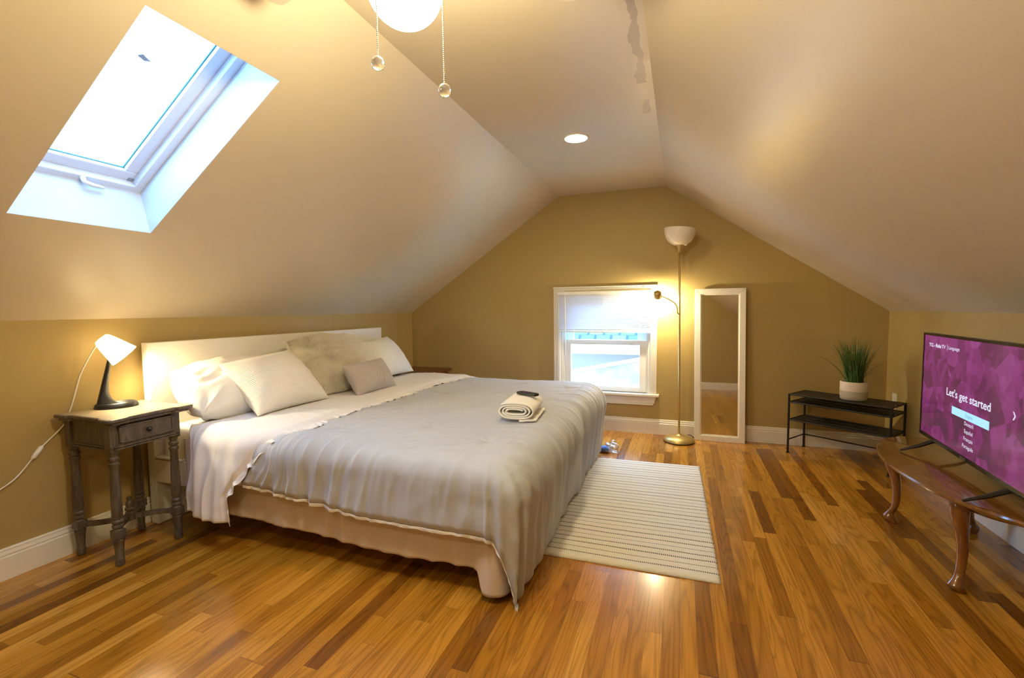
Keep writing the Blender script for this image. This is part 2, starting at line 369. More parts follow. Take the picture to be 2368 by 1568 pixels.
sash('upper_sash', .80, WZ1-.02, .066, .098, .04, .04, .095)
b = bx(2.30, 2.325, .012, .024, .80, .815); b.box(2.31, 2.315, .008, .02, .812, .835); b.build('sash_lock', M['plastic'], w1)
# blind
bl = thing('window_blind', 'white horizontal slat blind lowered over the top half of the gable window', 'blind', (2.06, -.03, 1.30))
bx(1.632, 2.488, -.050, -.020, 1.268, 1.298).build('head_rail', M['plastic'], bl, bevel=.003)
b = B(); nsl = 19
for k in range(nsl):
    z = 1.262-k*.0172; b.box(1.640, 2.480, -.046, -.024, z-.0004, z+.0004, fn=lambda x, y, zz, z=z: (x, y, zz+(y+.035)*1.15))
m_, t_, p_ = nt('translucent_slat'); tr_ = N(t_, 'ShaderNodeBsdfTranslucent'); tr_.inputs[0].default_value = (.85, .88, .95, 1); mx_ = N(t_, 'ShaderNodeMixShader'); mx_.inputs[0].default_value = .2
p_.inputs['Base Color'].default_value = (.86, .86, .88, 1); p_.inputs['Roughness'].default_value = .45
t_.links.new(p_.outputs[0], mx_.inputs[1]); t_.links.new(tr_.outputs[0], mx_.inputs[2]); t_.links.new(mx_.outputs[0], t_.nodes['Material Output'].inputs[0])
b.build('slats', m_, bl)
b = B()
for z in (.936, .942, .948): b.box(1.640, 2.480, -.047, -.023, z-.002, z+.001)
b.box(1.640, 2.480, -.048, -.022, .918, .930); b.build('bottom_rail', M['plastic'], bl, bevel=.002)
for x in (1.74, 2.06, 2.38): B().tube([(x, -.049, 1.272), (x, -.049, .925), (x, -.021, .9165), (x, -.021, 1.27)], .0011, 5).build('ladder_cord', M['plastic'], bl)
B().tube([(1.70, -.056, 1.272), (1.702, -.058, 1.24), (1.708, -.058, .60)], .0042, 8).build('tilt_wand', M['plastic'], bl, smooth=True)
B().tube([(1.70, -.052, 1.305), (2.2, -.046, 1.306), (2.40, -.044, 1.308), (2.44, -.044, 1.312)], [.003, .003, .003, .007], 8).build('valance_rod', M['brass'], bl)

# ------------------------------------------------------------------ outside: neighbour's house
nh = thing('neighbour_house', 'pale blue neighbouring house with shingled roofs seen through the gable window', 'house', (1.3, 6.5, -4))
m, t, p = nt('blue_grey_shingles'); tc = N(t, 'ShaderNodeTexCoord'); br = N(t, 'ShaderNodeTexBrick'); t.links.new(tc.outputs['UV'], br.inputs['Vector'])
br.inputs['Color1'].default_value = (.045, .06, .045, 1); br.inputs['Color2'].default_value = (.13, .11, .07, 1); br.inputs['Mortar'].default_value = (.02, .03, .025, 1)
br.inputs['Scale'].default_value = 2.9; br.inputs['Mortar Size'].default_value = .006; br.inputs['Brick Width'].default_value = .07; br.inputs['Row Height'].default_value = .12
t.links.new(br.outputs[0], p.inputs['Base Color']); p.inputs['Roughness'].default_value = .9; shingle = m
def quadslab(p00, p10, p11, p01, th, name, mt, par):
    P = np.array([[p00, p01], [p10, p11]], float); b = B().grid(P)
    return b.build(name, mt, par, solid=th)
quadslab((-5, 4.9, .50), (8, 4.9, .50), (8, 8.2, 2.6), (-5, 8.2, 2.6), .04, 'upper_roof', shingle, nh)
bx(-5, 8, 4.82, 4.90, .24, .52).build('fascia', mat('white_fascia', (.8, .8, .8), .6), nh)
bx(-5, 8, 5.15, 5.35, -4, .45).build('siding', mat('pale_blue_siding', (.20, .125, .085), .7, var=.1, vscale=1), nh)
quadslab((-2.0, 4.6, -.72), (3.2, 4.6, .36), (3.6, 3.4, -.75), (-1.6, 3.4, -1.85), .04, 'lower_roof', mat('weathered_roofing', (.17, .10, .07), .9, var=.95, vscale=2.2), nh)
b = B(); b.tube([(-2.0, 4.6, -.66), (3.2, 4.6, .42)], .035, 4); b.build('rake_board', mat('white_rake', (.85, .85, .85), .6), nh)

# ------------------------------------------------------------------ ceiling downlight(s)
def downlight(x, y, label):
    o = thing('recessed_downlight', label, 'light', (x, y, H))
    b = B(); n = 40; R0, R1 = .066, .082; pr = [(R1, 0), (R1, -.003), (R0+.003, -.006), (R0, -.002), (R0, 0)]
    vs = []; 
    for Rr, h in pr:
        for k in range(n): vs.append((x+Rr*math.cos(2*PI*k/n), y+Rr*math.sin(2*PI*k/n), H+h))
    b.add(vs, [(i*n+k, i*n+(k+1) % n, (i+1)*n+(k+1) % n, (i+1)*n+k) for i in range(4) for k in range(n)])
    b.build('trim_ring', M['trim'], o, smooth=True)
    B().lathe([(.0655, -.0035), (.0655, -.001)], (x, y, H), n).build('lens', M['can'], o)
    return o
downlight(2.10, -4.75, 'unseen lit recessed downlight added to the flat ceiling behind the fan')  # extra lamp out of view, added to light the room more evenly
downlight(2.10, -1.404, 'lit round recessed downlight in the flat ceiling near the window end')

# ------------------------------------------------------------------ ceiling fan
FX, FY = 2.11, -3.33
fan = thing('ceiling_fan', 'ceiling fan with lit white glass globe and two beaded pull chains', 'ceiling fan', (FX, FY, H))
B().lathe([(.065, 0), (.065, -.02), (.055, -.035), (.10, -.05), (.115, -.07), (.115, -.12), (.095, -.15), (.06, -.16)], (FX, FY, H), 40).build('motor_housing', M['trim'], fan, smooth=True, angle=40)
B().lathe([(.055, -.16), (.06, -.18), (.06, -.205), (.045, -.215)], (FX, FY, H), 32).build('switch_housing', M['trim'], fan, smooth=True, angle=40)
BL = mat('white_fan_blade', (.70, .62, .50), .45)
zb = 2.058
for k in range(3):
    th = math.radians(52+120*k); c_, s_ = math.cos(th), math.sin(th)
    def bf(x, y, z, c_=c_, s_=s_): return (FX+x*c_-y*s_, FY+x*s_+y*c_, zb+z+y*.16)
    n = 14; out = []
    for i in range(n+1):
        a_ = i/n; x = .17+.345*a_; hw = .045+.02*a_; out.append((x, hw))
    tip = [(.515+.035*math.sin(q), .065*math.cos(q)) for q in np.linspace(0, PI, 10)[1:-1]]
    poly = [(x, h) for x, h in out]+tip+[(x, -h) for x, h in out[::-1]]
    b = B(); pts = [bf(x, y, 0) for x, y in poly]; b.prism(pts, (0, 0, .006)); b.build('fan_blade', BL, fan)
    b = B(); b.prism([bf(.10, .018, -.006), bf(.20, .03, -.006), bf(.24, 0, -.006), bf(.20, -.03, -.006), bf(.10, -.018, -.006)], (0, 0, .005)); b.build('blade_bracket', M['chrome'], fan)
gz = 1.895
prof_g = [(.045, .095), (.05, .075)]+[(.088*math.cos(a), .088*.98*math.sin(a)-.002) for a in np.linspace(.9, -PI/2+.02, 22)]
B().lathe(prof_g, (FX, FY, gz), 48).build('glass_globe', M['globe'], fan, smooth=True)
def chain(px, py, zt, zb_, br_):
    b = B(); z = zt
    b.tube([(px, py, zt), (px, py, zb_)], .0006, 5)
    while z > zb_: b.sphere((px, py, z), .0019, 8, 6); z -= .0044
    o = b.build('pull_chain', M['brass'] if False else mat('bead_chain', (.85, .78, .6), .25, metal=.7), fan, smooth=True)
    bb = B(); bb.lathe([(.0005, .0155), (.007, .0145), (.0125, .009), (.0152, .0), (.0125, -.009), (.007, -.0128), (.0005, -.0135)], (px, py, zb_-.014), 28)
    bb.build('chain_knob', M['knob'], o, smooth=True)
m, t, p = nt('smoky_glass'); p.inputs['Base Color'].default_value = (.86, .84, .82, 1); p.inputs['Roughness'].default_value = .02; p.inputs['Transmission Weight'].default_value = .9; p.inputs['IOR'].default_value = 1.5; M['knob'] = m
chain(2.0863, -3.4086, 2.0, 1.702, 1); chain(2.2104, -3.332, 2.0, 1.656, 1)

# ------------------------------------------------------------------ bed
bed = thing('bed', 'white flat panel bed with a long plain headboard against the left wall', 'bed', (1.05, -1.68, 0))
bx(.032, .085, -2.69, -.665, 0, .982).build('headboard', M['white'], bed, bevel=.003)
b = bx(.085, 2.05, -2.69, -2.665, .235, .365); b.box(.085, .30, -2.69, -2.60, .355, .372); b.build('side_rail', M['white'], bed, bevel=.003)
bx(.085, 2.05, -.69, -.665, .235, .365).build('side_rail', M['white'], bed, bevel=.003)
bx(2.03, 2.055, -2.665, -.69, .235, .365).build('foot_rail', M['white'], bed, bevel=.003)
for x, y in ((1.70, -2.25), (1.70, -1.14), (1.05, -1.68)): bx(x, x+.05, y, y+.05, 0, .235).build('leg', M['white'], bed)
bx(.085, 2.03, -2.665, -.69, .235, .262).build('slat_base', M['white'], bed)
def rbox(x0, x1, y0, y1, z0, z1, rr, n=8):
    b = bx(x0, x1, y0, y1, z0, z1); return b
tag(bx(.09, 2.03, -2.665, -.695, .262, .535).build('mattress', M['sheet'], loc=(1.05, -1.68, .262), bevel=.06, seg=6, smooth=True), 'thick mattress in a white fitted sheet on the bed', 'mattress')

def nz(x, y, z=0.): return noise.noise(Vector((x, y, z)))
def ridg(x, y, z=0.): return 1-2*abs(nz(x, y, z))
def drape(a, b_, ex, ey0, ey1, zt, rx, ry, ry1, flx=0., fly=0.):
    """rest coords -> position. foot edge at ex, near edge ey0, far edge ey1"""
    da = max(0, a-ex); dn = max(0, ey0-b_); df = max(0, b_-ey1)
    db = dn if dn > 0 else df; sg = -1 if dn > 0 else 1; ryy = ry if dn > 0 else ry1
    x = min(a, ex); y = min(max(b_, ey0), ey1); d = math.hypot(da, db)
    if d < 1e-9: return Vector((x, y, zt)), Vector((0, 0, 1)), 0, 0
    phi = math.atan2(db, da); cs, ss = math.cos(phi), math.sin(phi)
    R = rx*cs*cs+ryy*ss*ss; fl = flx*cs*cs+fly*ss*ss
    if d < R*PI/2: h = R*math.sin(d/R); dr = R*(1-math.cos(d/R)); nn = d/R
    else:
        e = d-R*PI/2; h = R+fl*e; dr = R+e; nn = PI/2
    if da > 0 and dn > 0:
        pe = math.exp(-((phi-.72)/.28)**2); h *= 1+.30*pe*min(1, d/.5)
        h += .012*math.sin(phi*14)*min(1, d/.4)
    nv = Vector((cs*math.sin(nn), sg*ss*math.sin(nn), math.cos(nn)))
    return Vector((x+cs*h, y+sg*ss*h, zt-dr)), nv, d, phi
# comforter
cf = thing('comforter', 'light grey comforter spread over the bed, its white top end folded back', 'comforter', (1.5, -1.68, .56))
EX, EYN, EYF, ZT = 2.035, -2.655, -.735, .548
A0, A1, Bn, Bf = .66, EX+.615, EYN-.325, EYF+.33
na, nb = 300, 320
P = np.zeros((na, nb, 3)); tufts = [(x, y) for i, x in enumerate((1.15, 1.55, 1.93)) for y in (-2.45+.16*(i % 2), -1.95+.16*(i % 2), -1.45+.16*(i % 2), -.98+.1*(i % 2))]
for i in range(na):
    a = A0+(A1-A0)*i/(na-1)
    for j in range(nb):
        bb = Bn+(Bf-Bn)*j/(nb-1)
        # the near hem climbs slightly towards the head of the bed
        b2 = EYN+(bb-EYN)*(1-.20*max(0, min(1, (1.5-a)/.7))) if bb < EYN else bb
        p, nv, d, phi = drape(a, b2, EX, EYN, EYF, ZT, .145, .085, .09, -.12, .03)
        inn = max(0, bb-EYN); infoot = max(0, EX-a)
        # gathers near the near-side hem
        q = a-.9*min(inn, .5)+.25*max(0, EYN-bb)
        wn = math.exp(-(max(0, inn-.02)/.28)**2)*(0.22+.85*max(0, min(1, (1.65-a)/.5)))*(.55+.9*abs(nz(a*2.3+5, bb*2.1)))
        hgt = .030*wn*(ridg(q*10, (bb)*1.3, 3.1)-.45)+.018*wn*(ridg(q*24+2*nz(a*3, bb*3), bb*1.8, 9.2)-.4)+.005*wn*ridg(q*60, bb*3, 2.2)
        # vertical folds on the foot face
        if a > EX-.12:
            wf = min(1, (a-EX+.12)/.35); qy = bb+.25*(a-EX)*nz(bb*2, .3)
            hgt += .026*wf*(ridg(qy*6.5, a*1.1, 7.7)-.5)+.011*wf*(ridg(qy*17, a*1.5, 2.2)-.45)
        # lazy wrinkles and quilting on top
        ft = 1 if (bb > EYN and a < EX) else .5
        hgt += ft*(.008*nz(a*3.1, bb*3.1, 4.4)+.004*(ridg(a*5+bb*3, bb*9-a*3, 1.7)-.5))
        for (tx, ty) in tufts:
            dd = (a-tx)**2+(bb-ty)**2
            if dd < .06: hgt -= .012*math.exp(-dd/.0012)+.004*math.exp(-dd/.012)*(1+.8*math.sin(7*math.atan2(bb-ty, a-tx)))
        if a > EX-.05 and bb < EYN+.05: hgt *= .45
        edge = min(1, min(i, na-1-i)/3, min(j, nb-1-j)/3)
        p = p+nv*(hgt+.010*edge-(.012 if a < .86 and bb > EYN-.1 else 0))
        if p.z < .012: p = p+Vector((.35*(.012-p.z), -.35*(.012-p.z) if bb < EYN else 0, 0)); p.z = .012+.004*abs(nz(a*20, bb*20))
        P[i, j] = p
B().grid(P).build('comforter_face', M['comf'], cf, smooth=True, solid=-.006)
# lace hem along the near side and foot corner
def strip(edge_pts, inner_dir, w_, amp, name, mt, par, freq=60, n2=6, solid=.0015):
    n = len(edge_pts); Q = np.zeros((n, n2, 3)); L_ = 0
    for i, p in enumerate(edge_pts):
        if i: L_ += (Vector(p)-Vector(edge_pts[i-1])).length
        for j in range(n2):
            k = j/(n2-1); dv = Vector(inner_dir(i))
            wob = amp*k*math.sin(L_*freq+1.5*nz(L_*9, 0, 1)*6)+amp*.6*k*nz(L_*40, k*3, 5)
            Q[i, j] = Vector(p)+dv*(w_*k*(1+.35*nz(L_*18, 2.2)))+Vector((0, -1, 0))*wob*.6+Vector((.5, 0, .6))*wob
    return B().grid(Q).build(name, mt, par, smooth=True, solid=solid)
hem = [P[i, 0] for i in range(2, na)]
strip([tuple(Vector(p)+Vector((0, -.002, 0))) for p in hem], lambda i: (0, 0, -1), .013, .004, 'lace_hem', M['lining'], cf, 90)

# folded-back white end with ruffle
F0 = .34; nf, nb2 = 90, 260; Bn2 = EYN-.45
def ruff(bb):
    hang = max(0, EYN-bb)
    e = .955+.035*nz(bb*2.2, 3.3)+.02*math.cos(bb*2)
    if bb > -1.3: e += .10*((bb+1.3)/.6)**2*.5
    return e-.75*min(hang, .33)+(.12*max(0, hang-.33))
P2 = np.zeros((nf, nb2, 3))
for j in range(nb2):
    bb = Bn2+(EYF+.16-Bn2)*j/(nb2-1); e = ruff(bb); s0 = F0+.10*max(0, min(1, (EYN-bb)/.1))
    for i in range(nf):
        a = s0+(e-s0)*i/(nf-1)
        p, nv, d, phi = drape(a, bb, 9, EYN, EYF, ZT+.012, .1, .085, .09, 0, .10)
        k = i/(nf-1); side = max(0, min(1, (EYN-bb)/.2))
        top_l = .020*min(1, k*4)*min(1, (1-k)*9+.35)
        hgt = top_l+.008*nz(a*6, bb*4, 2.5)+.003*(ridg(a*9+bb*6, bb*12, 6.1)-.5)
        hgt += side*(.050*nz(a*6+.8*bb, bb*1.5, 8.8)+.016*(ridg(a*13, bb*3, 3)-.4)+.016)
        P2[i, j] = p+nv*hgt
B().grid(P2).build('folded_back_lining', M['lining'], cf, smooth=True, solid=-.012)
edge2 = [tuple(Vector(P2[nf-1, j])+Vector((-.004, 0, .001))) for j in range(nb2)]
e3 = []
for j in range(len(edge2)-1):
    for q in range(3): e3.append(tuple(Vector(edge2[j]).lerp(Vector(edge2[j+1]), q/3)))
strip(e3, lambda i: (.9, 0, -.25) if e3[i][2] > .5 else (.55, -.25, -.3), .046, .016, 'ruffle_trim', M['lining'], cf, 70, 8)

# beige sheet hanging under the comforter
Ps = np.zeros((220, 40, 3)); 
for i in range(220):
    s_ = .345+(2.16-.345)*i/219
    if s_ < 2.03: x, y, nx, ny = s_, -2.702, 0, -1
    elif s_ < 2.13:
        a_ = (s_-2.03)/.10*PI/2; x, y, nx, ny = 2.03+.064*math.sin(a_), -2.638-.064*math.cos(a_), math.sin(a_), -math.cos(a_)
    else: x, y, nx, ny = 2.094, -2.638+(s_-2.13), 1, 0
    zbm = .135+.015*math.sin(s_*3.2)-.03*max(0, (s_-1.2))
    if s_ < .55: zbm += .07*((.55-s_)/.2)**2*.4
    if s_ > 1.985: e_ = min(1, (s_-1.985)/.03); zbm = zbm+(.028-zbm)*e_*e_*(3-2*e_)
    for j in range(40):
        k = j/39; z = .50+(zbm-.50)*k
        o_ = k*(.018*nz(s_*5, k*1.5, 1)+.012*(ridg(s_*9, k, 5)-.5))+.032*k*k*max(0, min(1, (s_-1.96)/.08))*max(0, min(1, (2.13-s_)/.06))
        Ps[i, j] = (x+nx*o_, y+ny*o_, z)
tag(B().grid(Ps).build('bed_sheet', M['skirt'], loc=(1.2, -2.70, .13), smooth=True, solid=.003), 'pinkish beige sheet hanging from the mattress below the grey comforter', 'sheet')

# pillows
def pillow(name, corners, T_, mt, label, cat='pillow', n=44, pin=.10, wr=.004, group=None, seed=0, sag=0, part=None, rnd=0., ex=.5, groove=None):
    bl_, br_, tr_, tl_ = [Vector(c) for c in corners]
    ev = ((tl_-bl_)+(tr_-br_)).normalized(); eu = ((br_-bl_)+(tr_-tl_)).normalized(); nn = eu.cross(ev).normalized()
    if nn.x < 0 and abs(nn.x) > .2: nn = -nn
    b = B()
    def pt(u_, v_, side):
        uu = u_*(1-pin*(1-v_*v_)*u_*u_)*math.sqrt(1-rnd*v_*v_/2); vv = v_*(1-pin*(1-u_*u_)*v_*v_)*math.sqrt(1-rnd*u_*u_/2)
        s_, t_ = (uu+1)/2, (vv+1)/2
        p = bl_*(1-s_)*(1-t_)+br_*s_*(1-t_)+tr_*s_*t_+tl_*(1-s_)*t_
        th = T_/2*((1-u_**2)**ex)*((1-v_**2)**ex)
        th *= 1-sag*v_
        cr = math.hypot(1-abs(u_), 1-abs(v_))
        h = th+wr*(ridg(u_*3+seed, v_*3, side)-.5)*(1-max(abs(u_), abs(v_))**6)
        an = math.atan2(1-abs(v_), 1-abs(u_)+1e-6)
        h += wr*1.2*math.sin(an*9+seed)*math.exp(-cr*3)*min(1, cr*3)*(1-max(abs(u_), abs(v_))**8)
        if groove and side > 0: h -= groove(u_, v_)
        return p+nn*h*side
    us = [math.sin(PI/2*q) for q in np.linspace(-1, 1, n)]
    for side in (1, -1):
        b.grid(np.array([[pt(u_, v_, side) for v_ in us] for u_ in us]))
    lo = min(p[2] for p in b.v); c = (bl_+br_+tr_+tl_)/4
    if part:
        o = thing(name, label, cat, (c.x, c.y, lo), group); q = b.build(part, mt, o, smooth=True); me = q.data
    else:
        o = b.build(name, mt, loc=(c.x, c.y, lo), smooth=True); tag(o, label, cat, group); q = o; me = o.data
    bm = bmesh.new(); bm.from_mesh(me); bmesh.ops.remove_doubles(bm, verts=bm.verts, dist=.0004); bmesh.ops.recalc_face_normals(bm, faces=bm.faces); bm.to_mesh(me); bm.free()
    return o, pt, nn
ribL = ribbed('cream_ribbed_cotton', (.84, .80, .73), 400, .30, 1, .003, wob=3.2)
ribR = ribbed('cream_ribbed_cotton_fine', (.82, .78, .70), 330, .35, 0, .003, wob=1.8)
pillow('sleeping_pillow', [(.47, -2.72, .60), (.47, -2.06, .60), (.13, -2.02, .83), (.13, -2.66, .83)], .27, M['sheet'], 'plump plain white sleeping pillow at the lamp end of the headboard', pin=.0, wr=.022, seed=1, rnd=.45, ex=.42)
pillow('sleeping_pillow', [(.44, -1.28, .60), (.44, -.72, .60), (.125, -.76, .88), (.125, -1.28, .88)], .17, M['sheet'], 'plain white sleeping pillow mostly hidden behind the far ribbed cushion', pin=.06, wr=.012, seed=4)
pillow('ribbed_cushion', [(.62, -2.50, .585), (.635, -1.985, .59), (.355, -2.03, .895), (.385, -2.53, .86)], .25, ribL, 'white ribbed square cushion leaning nearest the bedside lamp', 'cushion', pin=.11, wr=.005, seed=2)
pillow('ribbed_cushion', [(.47, -1.26, .59), (.46, -.72, .59), (.21, -.76, .905), (.22, -1.24, .885)], .22, ribR, 'white ribbed square cushion at the far end near the corner', 'cushion', pin=.10, wr=.005, seed=3)
# grey cushion with pleats
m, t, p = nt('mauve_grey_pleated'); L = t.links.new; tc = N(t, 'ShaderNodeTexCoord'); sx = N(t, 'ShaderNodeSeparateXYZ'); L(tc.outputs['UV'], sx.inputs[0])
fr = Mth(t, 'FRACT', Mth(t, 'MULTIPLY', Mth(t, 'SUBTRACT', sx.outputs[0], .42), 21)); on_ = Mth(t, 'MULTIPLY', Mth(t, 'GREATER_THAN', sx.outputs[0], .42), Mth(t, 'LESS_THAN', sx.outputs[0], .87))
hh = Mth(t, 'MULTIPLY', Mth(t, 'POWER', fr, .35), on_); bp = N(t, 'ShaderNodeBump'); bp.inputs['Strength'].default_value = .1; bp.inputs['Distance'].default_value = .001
L(hh, bp.inputs['Height']); L(bp.outputs[0], p.inputs['Normal']); us_ = Mth(t, 'SINE', Mth(t, 'MULTIPLY', Mth(t, 'SUBTRACT', sx.outputs[0], .5), PI)); shade_ln_ = Mth(t, 'GREATER_THAN', Mth(t, 'COSINE', Mth(t, 'MULTIPLY', Mth(t, 'ADD', us_, .12), 2*PI/.108)), .955)
shade_ln_ = Mth(t, 'MULTIPLY', shade_ln_, Mth(t, 'MULTIPLY', Mth(t, 'GREATER_THAN', us_, -.14), Mth(t, 'LESS_THAN', us_, .76)))
mxl = N(t, 'ShaderNodeMix', data_type='RGBA'); L(shade_ln_, mxl.inputs[0]); mxl.inputs[6].default_value = (.46, .41, .41, 1); mxl.inputs[7].default_value = (.25, .21, .21, 1); L(mxl.outputs[2], p.inputs['Base Color']); p.inputs['Roughness'].default_value = .7; p.inputs['Sheen Weight'].default_value = .3  # darker lines paint the pleat groove shade into the colour
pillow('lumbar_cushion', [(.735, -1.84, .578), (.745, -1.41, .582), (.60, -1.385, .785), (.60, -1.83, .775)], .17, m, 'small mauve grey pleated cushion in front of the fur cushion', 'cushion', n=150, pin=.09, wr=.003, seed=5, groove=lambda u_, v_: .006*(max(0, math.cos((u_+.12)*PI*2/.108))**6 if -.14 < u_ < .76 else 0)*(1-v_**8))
# fur cushion
FC = [(.50, -1.97, .60), (.52, -1.28, .60), (.185, -1.24, .93), (.185, -1.90, .93)]
fo, fpt, fn_ = pillow('fur_cushion', FC, .23, M['fur'], 'large shaggy cream fur cushion leaning on the middle of the headboard', 'cushion', pin=.0, wr=.004, part='cushion_cover', rnd=.22)
ns = 42000; vs = []; fs = []
for k in range(ns):
    if k % 5 == 0:   # rim hair
        a_ = random.uniform(-1, 1); u_, v_ = random.choice([(a_, 1), (a_, -1), (1, a_), (-1, a_)]); u_ *= .985; v_ *= .985
    else: u_, v_ = random.uniform(-.99, .99), random.uniform(-.99, .99)
    p0 = fpt(u_, v_, 1)
    d0 = (fn_*.8+Vector((0, u_*.8, v_*.5)))
    cl = Vector((nz(u_*4, v_*4, 1), nz(u_*4, v_*4, 9), nz(u_*4, v_*4, 17)-.35))
    d0 = (d0*.7+cl*.5+Vector((random.gauss(0, .16), random.gauss(0, .16), random.gauss(0, .16)-.25))).normalized()
    if k % 5 == 0: d0 = (d0+Vector((0, (fpt(u_*1.01, v_*1.01, 0)-fpt(u_*.9, v_*.9, 0)).normalized().y, (fpt(u_*1.01, v_*1.01, 0)-fpt(u_*.9, v_*.9, 0)).normalized().z))*1.3).normalized()
    Lh = random.uniform(.030, .062); sd = d0.cross(fn_+Vector((random.gauss(0, .35), random.gauss(0, .35), random.gauss(0, .35)))).normalized()*.0011
    p1 = p0+d0*Lh*.5; p2 = p1+(d0+Vector((0, 0, -.5))).normalized()*Lh*.5
    if abs(v_) > .9 and v_ < 0: p2.z = max(p2.z, .585)
    o_ = len(vs); vs += [p0-sd, p0+sd, p1-sd*.8, p1+sd*.8, p2]; fs += [(o_, o_+1, o_+3, o_+2), (o_+2, o_+3, o_+4)]
b = B(); b.add(vs, fs); mfu, tfu, pfu = nt('cream_fur_hair'); pfu.inputs['Base Color'].default_value = (.99, .95, .86, 1); pfu.inputs['Sheen Weight'].default_value = .4; pfu.inputs['Roughness'].default_value = .7
trl = N(tfu, 'ShaderNodeBsdfTranslucent'); trl.inputs[0].default_value = (.99, .95, .86, 1); mxf = N(tfu, 'ShaderNodeMixShader'); mxf.inputs[0].default_value = .45
tfu.links.new(pfu.outputs[0], mxf.inputs[1]); tfu.links.new(trl.outputs[0], mxf.inputs[2]); tfu.links.new(mxf.outputs[0], tfu.nodes['Material Output'].inputs[0])
q = b.build('fur_pile', mfu, fo); q['kind'] = 'stuff'

# towel (rolled bath towel) and remote
tw = thing('rolled_towel', 'white terry towel rolled up near the foot of the bed', 'towel', (1.93, -1.97, .565))
u0 = Vector((-.12, 1, 0)).normalized(); v0 = Vector((1, .12, 0)).normalized()
cT = Vector((1.915, -1.96, .615)); LT = .30
prof_ = []; turns = 3.3; npz = 170
for i in range(npz):
    th = 2*PI*turns*i/(npz-1)+.4; rr = .010+.034*(i/(npz-1)); sx_ = 1.75
    prof_.append((rr*math.cos(th)*sx_+math.copysign(.022*min(1, abs(math.cos(th))*2), math.cos(th)), rr*math.sin(th)))
Q = np.zeros((npz, 24, 3))
for i, (a, c) in enumerate(prof_):
    for j in range(24):
        s_ = -LT/2+LT*j/23; Q[i, j] = cT+v0*a*(1+.04*nz(s_*9, i*.02))+u0*(s_+.004*nz(i*.08, 3))+Vector((0, 0, c*.98+.002*nz(s_*20, i*.05, 3)))
B().grid(Q).build('towel_roll', M['towel'], tw, smooth=True, solid=.0085)
Q = np.zeros((24, 24, 3))
for i in range(24):
    for j in range(24):
        s_ = -LT/2+LT*j/23; k = i/23
        Q[i, j] = cT+v0*(.02+.09*k)+u0*(s_*(1-.12*k*abs(nz(s_*5, 2))))+Vector((0, 0, -.048+.012*k*(ridg(s_*14, k*2)-.2)))
B().grid(Q).build('towel_end', M['towel'], tw, smooth=True, solid=.011)
rm = thing('remote_control', 'small black remote control lying on the rolled towel', 'remote', (1.94, -1.905, .664))
ru = Vector((1, -.42, 0)).normalized(); rv = Vector((.42, 1, 0)).normalized(); rc = Vector((1.935, -1.905, .6655))
def rf(x, y, z): return rc+ru*x+rv*y+Vector((0, 0, z))
bx(-.068, .068, -.019, .019, 0, .015, fn=rf).build('remote_body', M['black'], rm, bevel=.005, seg=3)
m_btn = mat('dark_grey_rubber', (.07, .07, .08), .6); m_pur = mat('purple_button', (.20, .04, .30), .5)
for i in range(7):
    for j in (-1, 0, 1): bx(-.048+i*.016, -.040+i*.016, j*.011-.0035, j*.011+.0035, .015, .0172, fn=rf).build('remote_button', m_pur if (i == 2) else m_btn, rm)

# ------------------------------------------------------------------ rug
rc_ = [(2.10, -2.315), (2.897, -2.30), (2.868, -.815), (2.095, -.85)]
Q = np.zeros((60, 90, 3))
for i in range(60):
    for j in range(90):
        s_, k = i/59, j/89
        x = (rc_[0][0]*(1-s_)+rc_[1][0]*s_)*(1-k)+(rc_[3][0]*(1-s_)+rc_[2][0]*s_)*k
        y = (rc_[0][1]*(1-s_)+rc_[1][1]*s_)*(1-k)+(rc_[3][1]*(1-s_)+rc_[2][1]*s_)*k
        ed = min(i, 59-i, j, 89-j); zz = .0085+.003*nz(x*3, y*9)+.002*math.sin(y*26)*s_
        if j < 4: zz += .006*(1-j/4)
        if ed == 0: zz = .0045
        Q[i, j] = (x, y, zz)
m, t, p = nt('woven_rug'); L = t.links.new; tc = N(t, 'ShaderNodeTexCoord'); sx = N(t, 'ShaderNodeSeparateXYZ'); L(tc.outputs['UV'], sx.inputs[0])
wb = N(t, 'ShaderNodeTexNoise'); wb.inputs['Scale'].default_value = 6; L(tc.outputs['UV'], wb.inputs['Vector'])
vv = Mth(t, 'MULTIPLY', Mth(t, 'ADD', sx.outputs[1], Mth(t, 'MULTIPLY', wb.outputs['Fac'], .003)), 32.5); fv = Mth(t, 'FRACT', vv); rowi = Mth(t, 'FLOOR', vv)
md = Mth(t, 'MODULO', rowi, 3); thick = Mth(t, 'ADD', .06, Mth(t, 'MULTIPLY', Mth(t, 'LESS_THAN', md, 1.5), .045))
ln = Mth(t, 'LESS_THAN', Mth(t, 'ABSOLUTE', Mth(t, 'SUBTRACT', fv, .5)), thick)
fu = Mth(t, 'FRACT', Mth(t, 'MULTIPLY', sx.outputs[0], 92)); dot = Mth(t, 'LESS_THAN', Mth(t, 'ABSOLUTE', Mth(t, 'SUBTRACT', fu, .5)), .30)
inr = Mth(t, 'GREATER_THAN', sx.outputs[1], .03)
k_ = Mth(t, 'MULTIPLY', Mth(t, 'MULTIPLY', ln, dot), Mth(t, 'MULTIPLY', inr, .92))
mx = N(t, 'ShaderNodeMix', data_type='RGBA'); L(k_, mx.inputs[0]); mx.inputs[6].default_value = (.76, .72, .62, 1); mx.inputs[7].default_value = (.05, .035, .03, 1); L(mx.outputs[2], p.inputs['Base Color'])
wv1 = Mth(t, 'SINE', Mth(t, 'MULTIPLY', sx.outputs[0], 92*2*PI)); wv2 = Mth(t, 'SINE', Mth(t, 'MULTIPLY', sx.outputs[1], 200*2*PI))
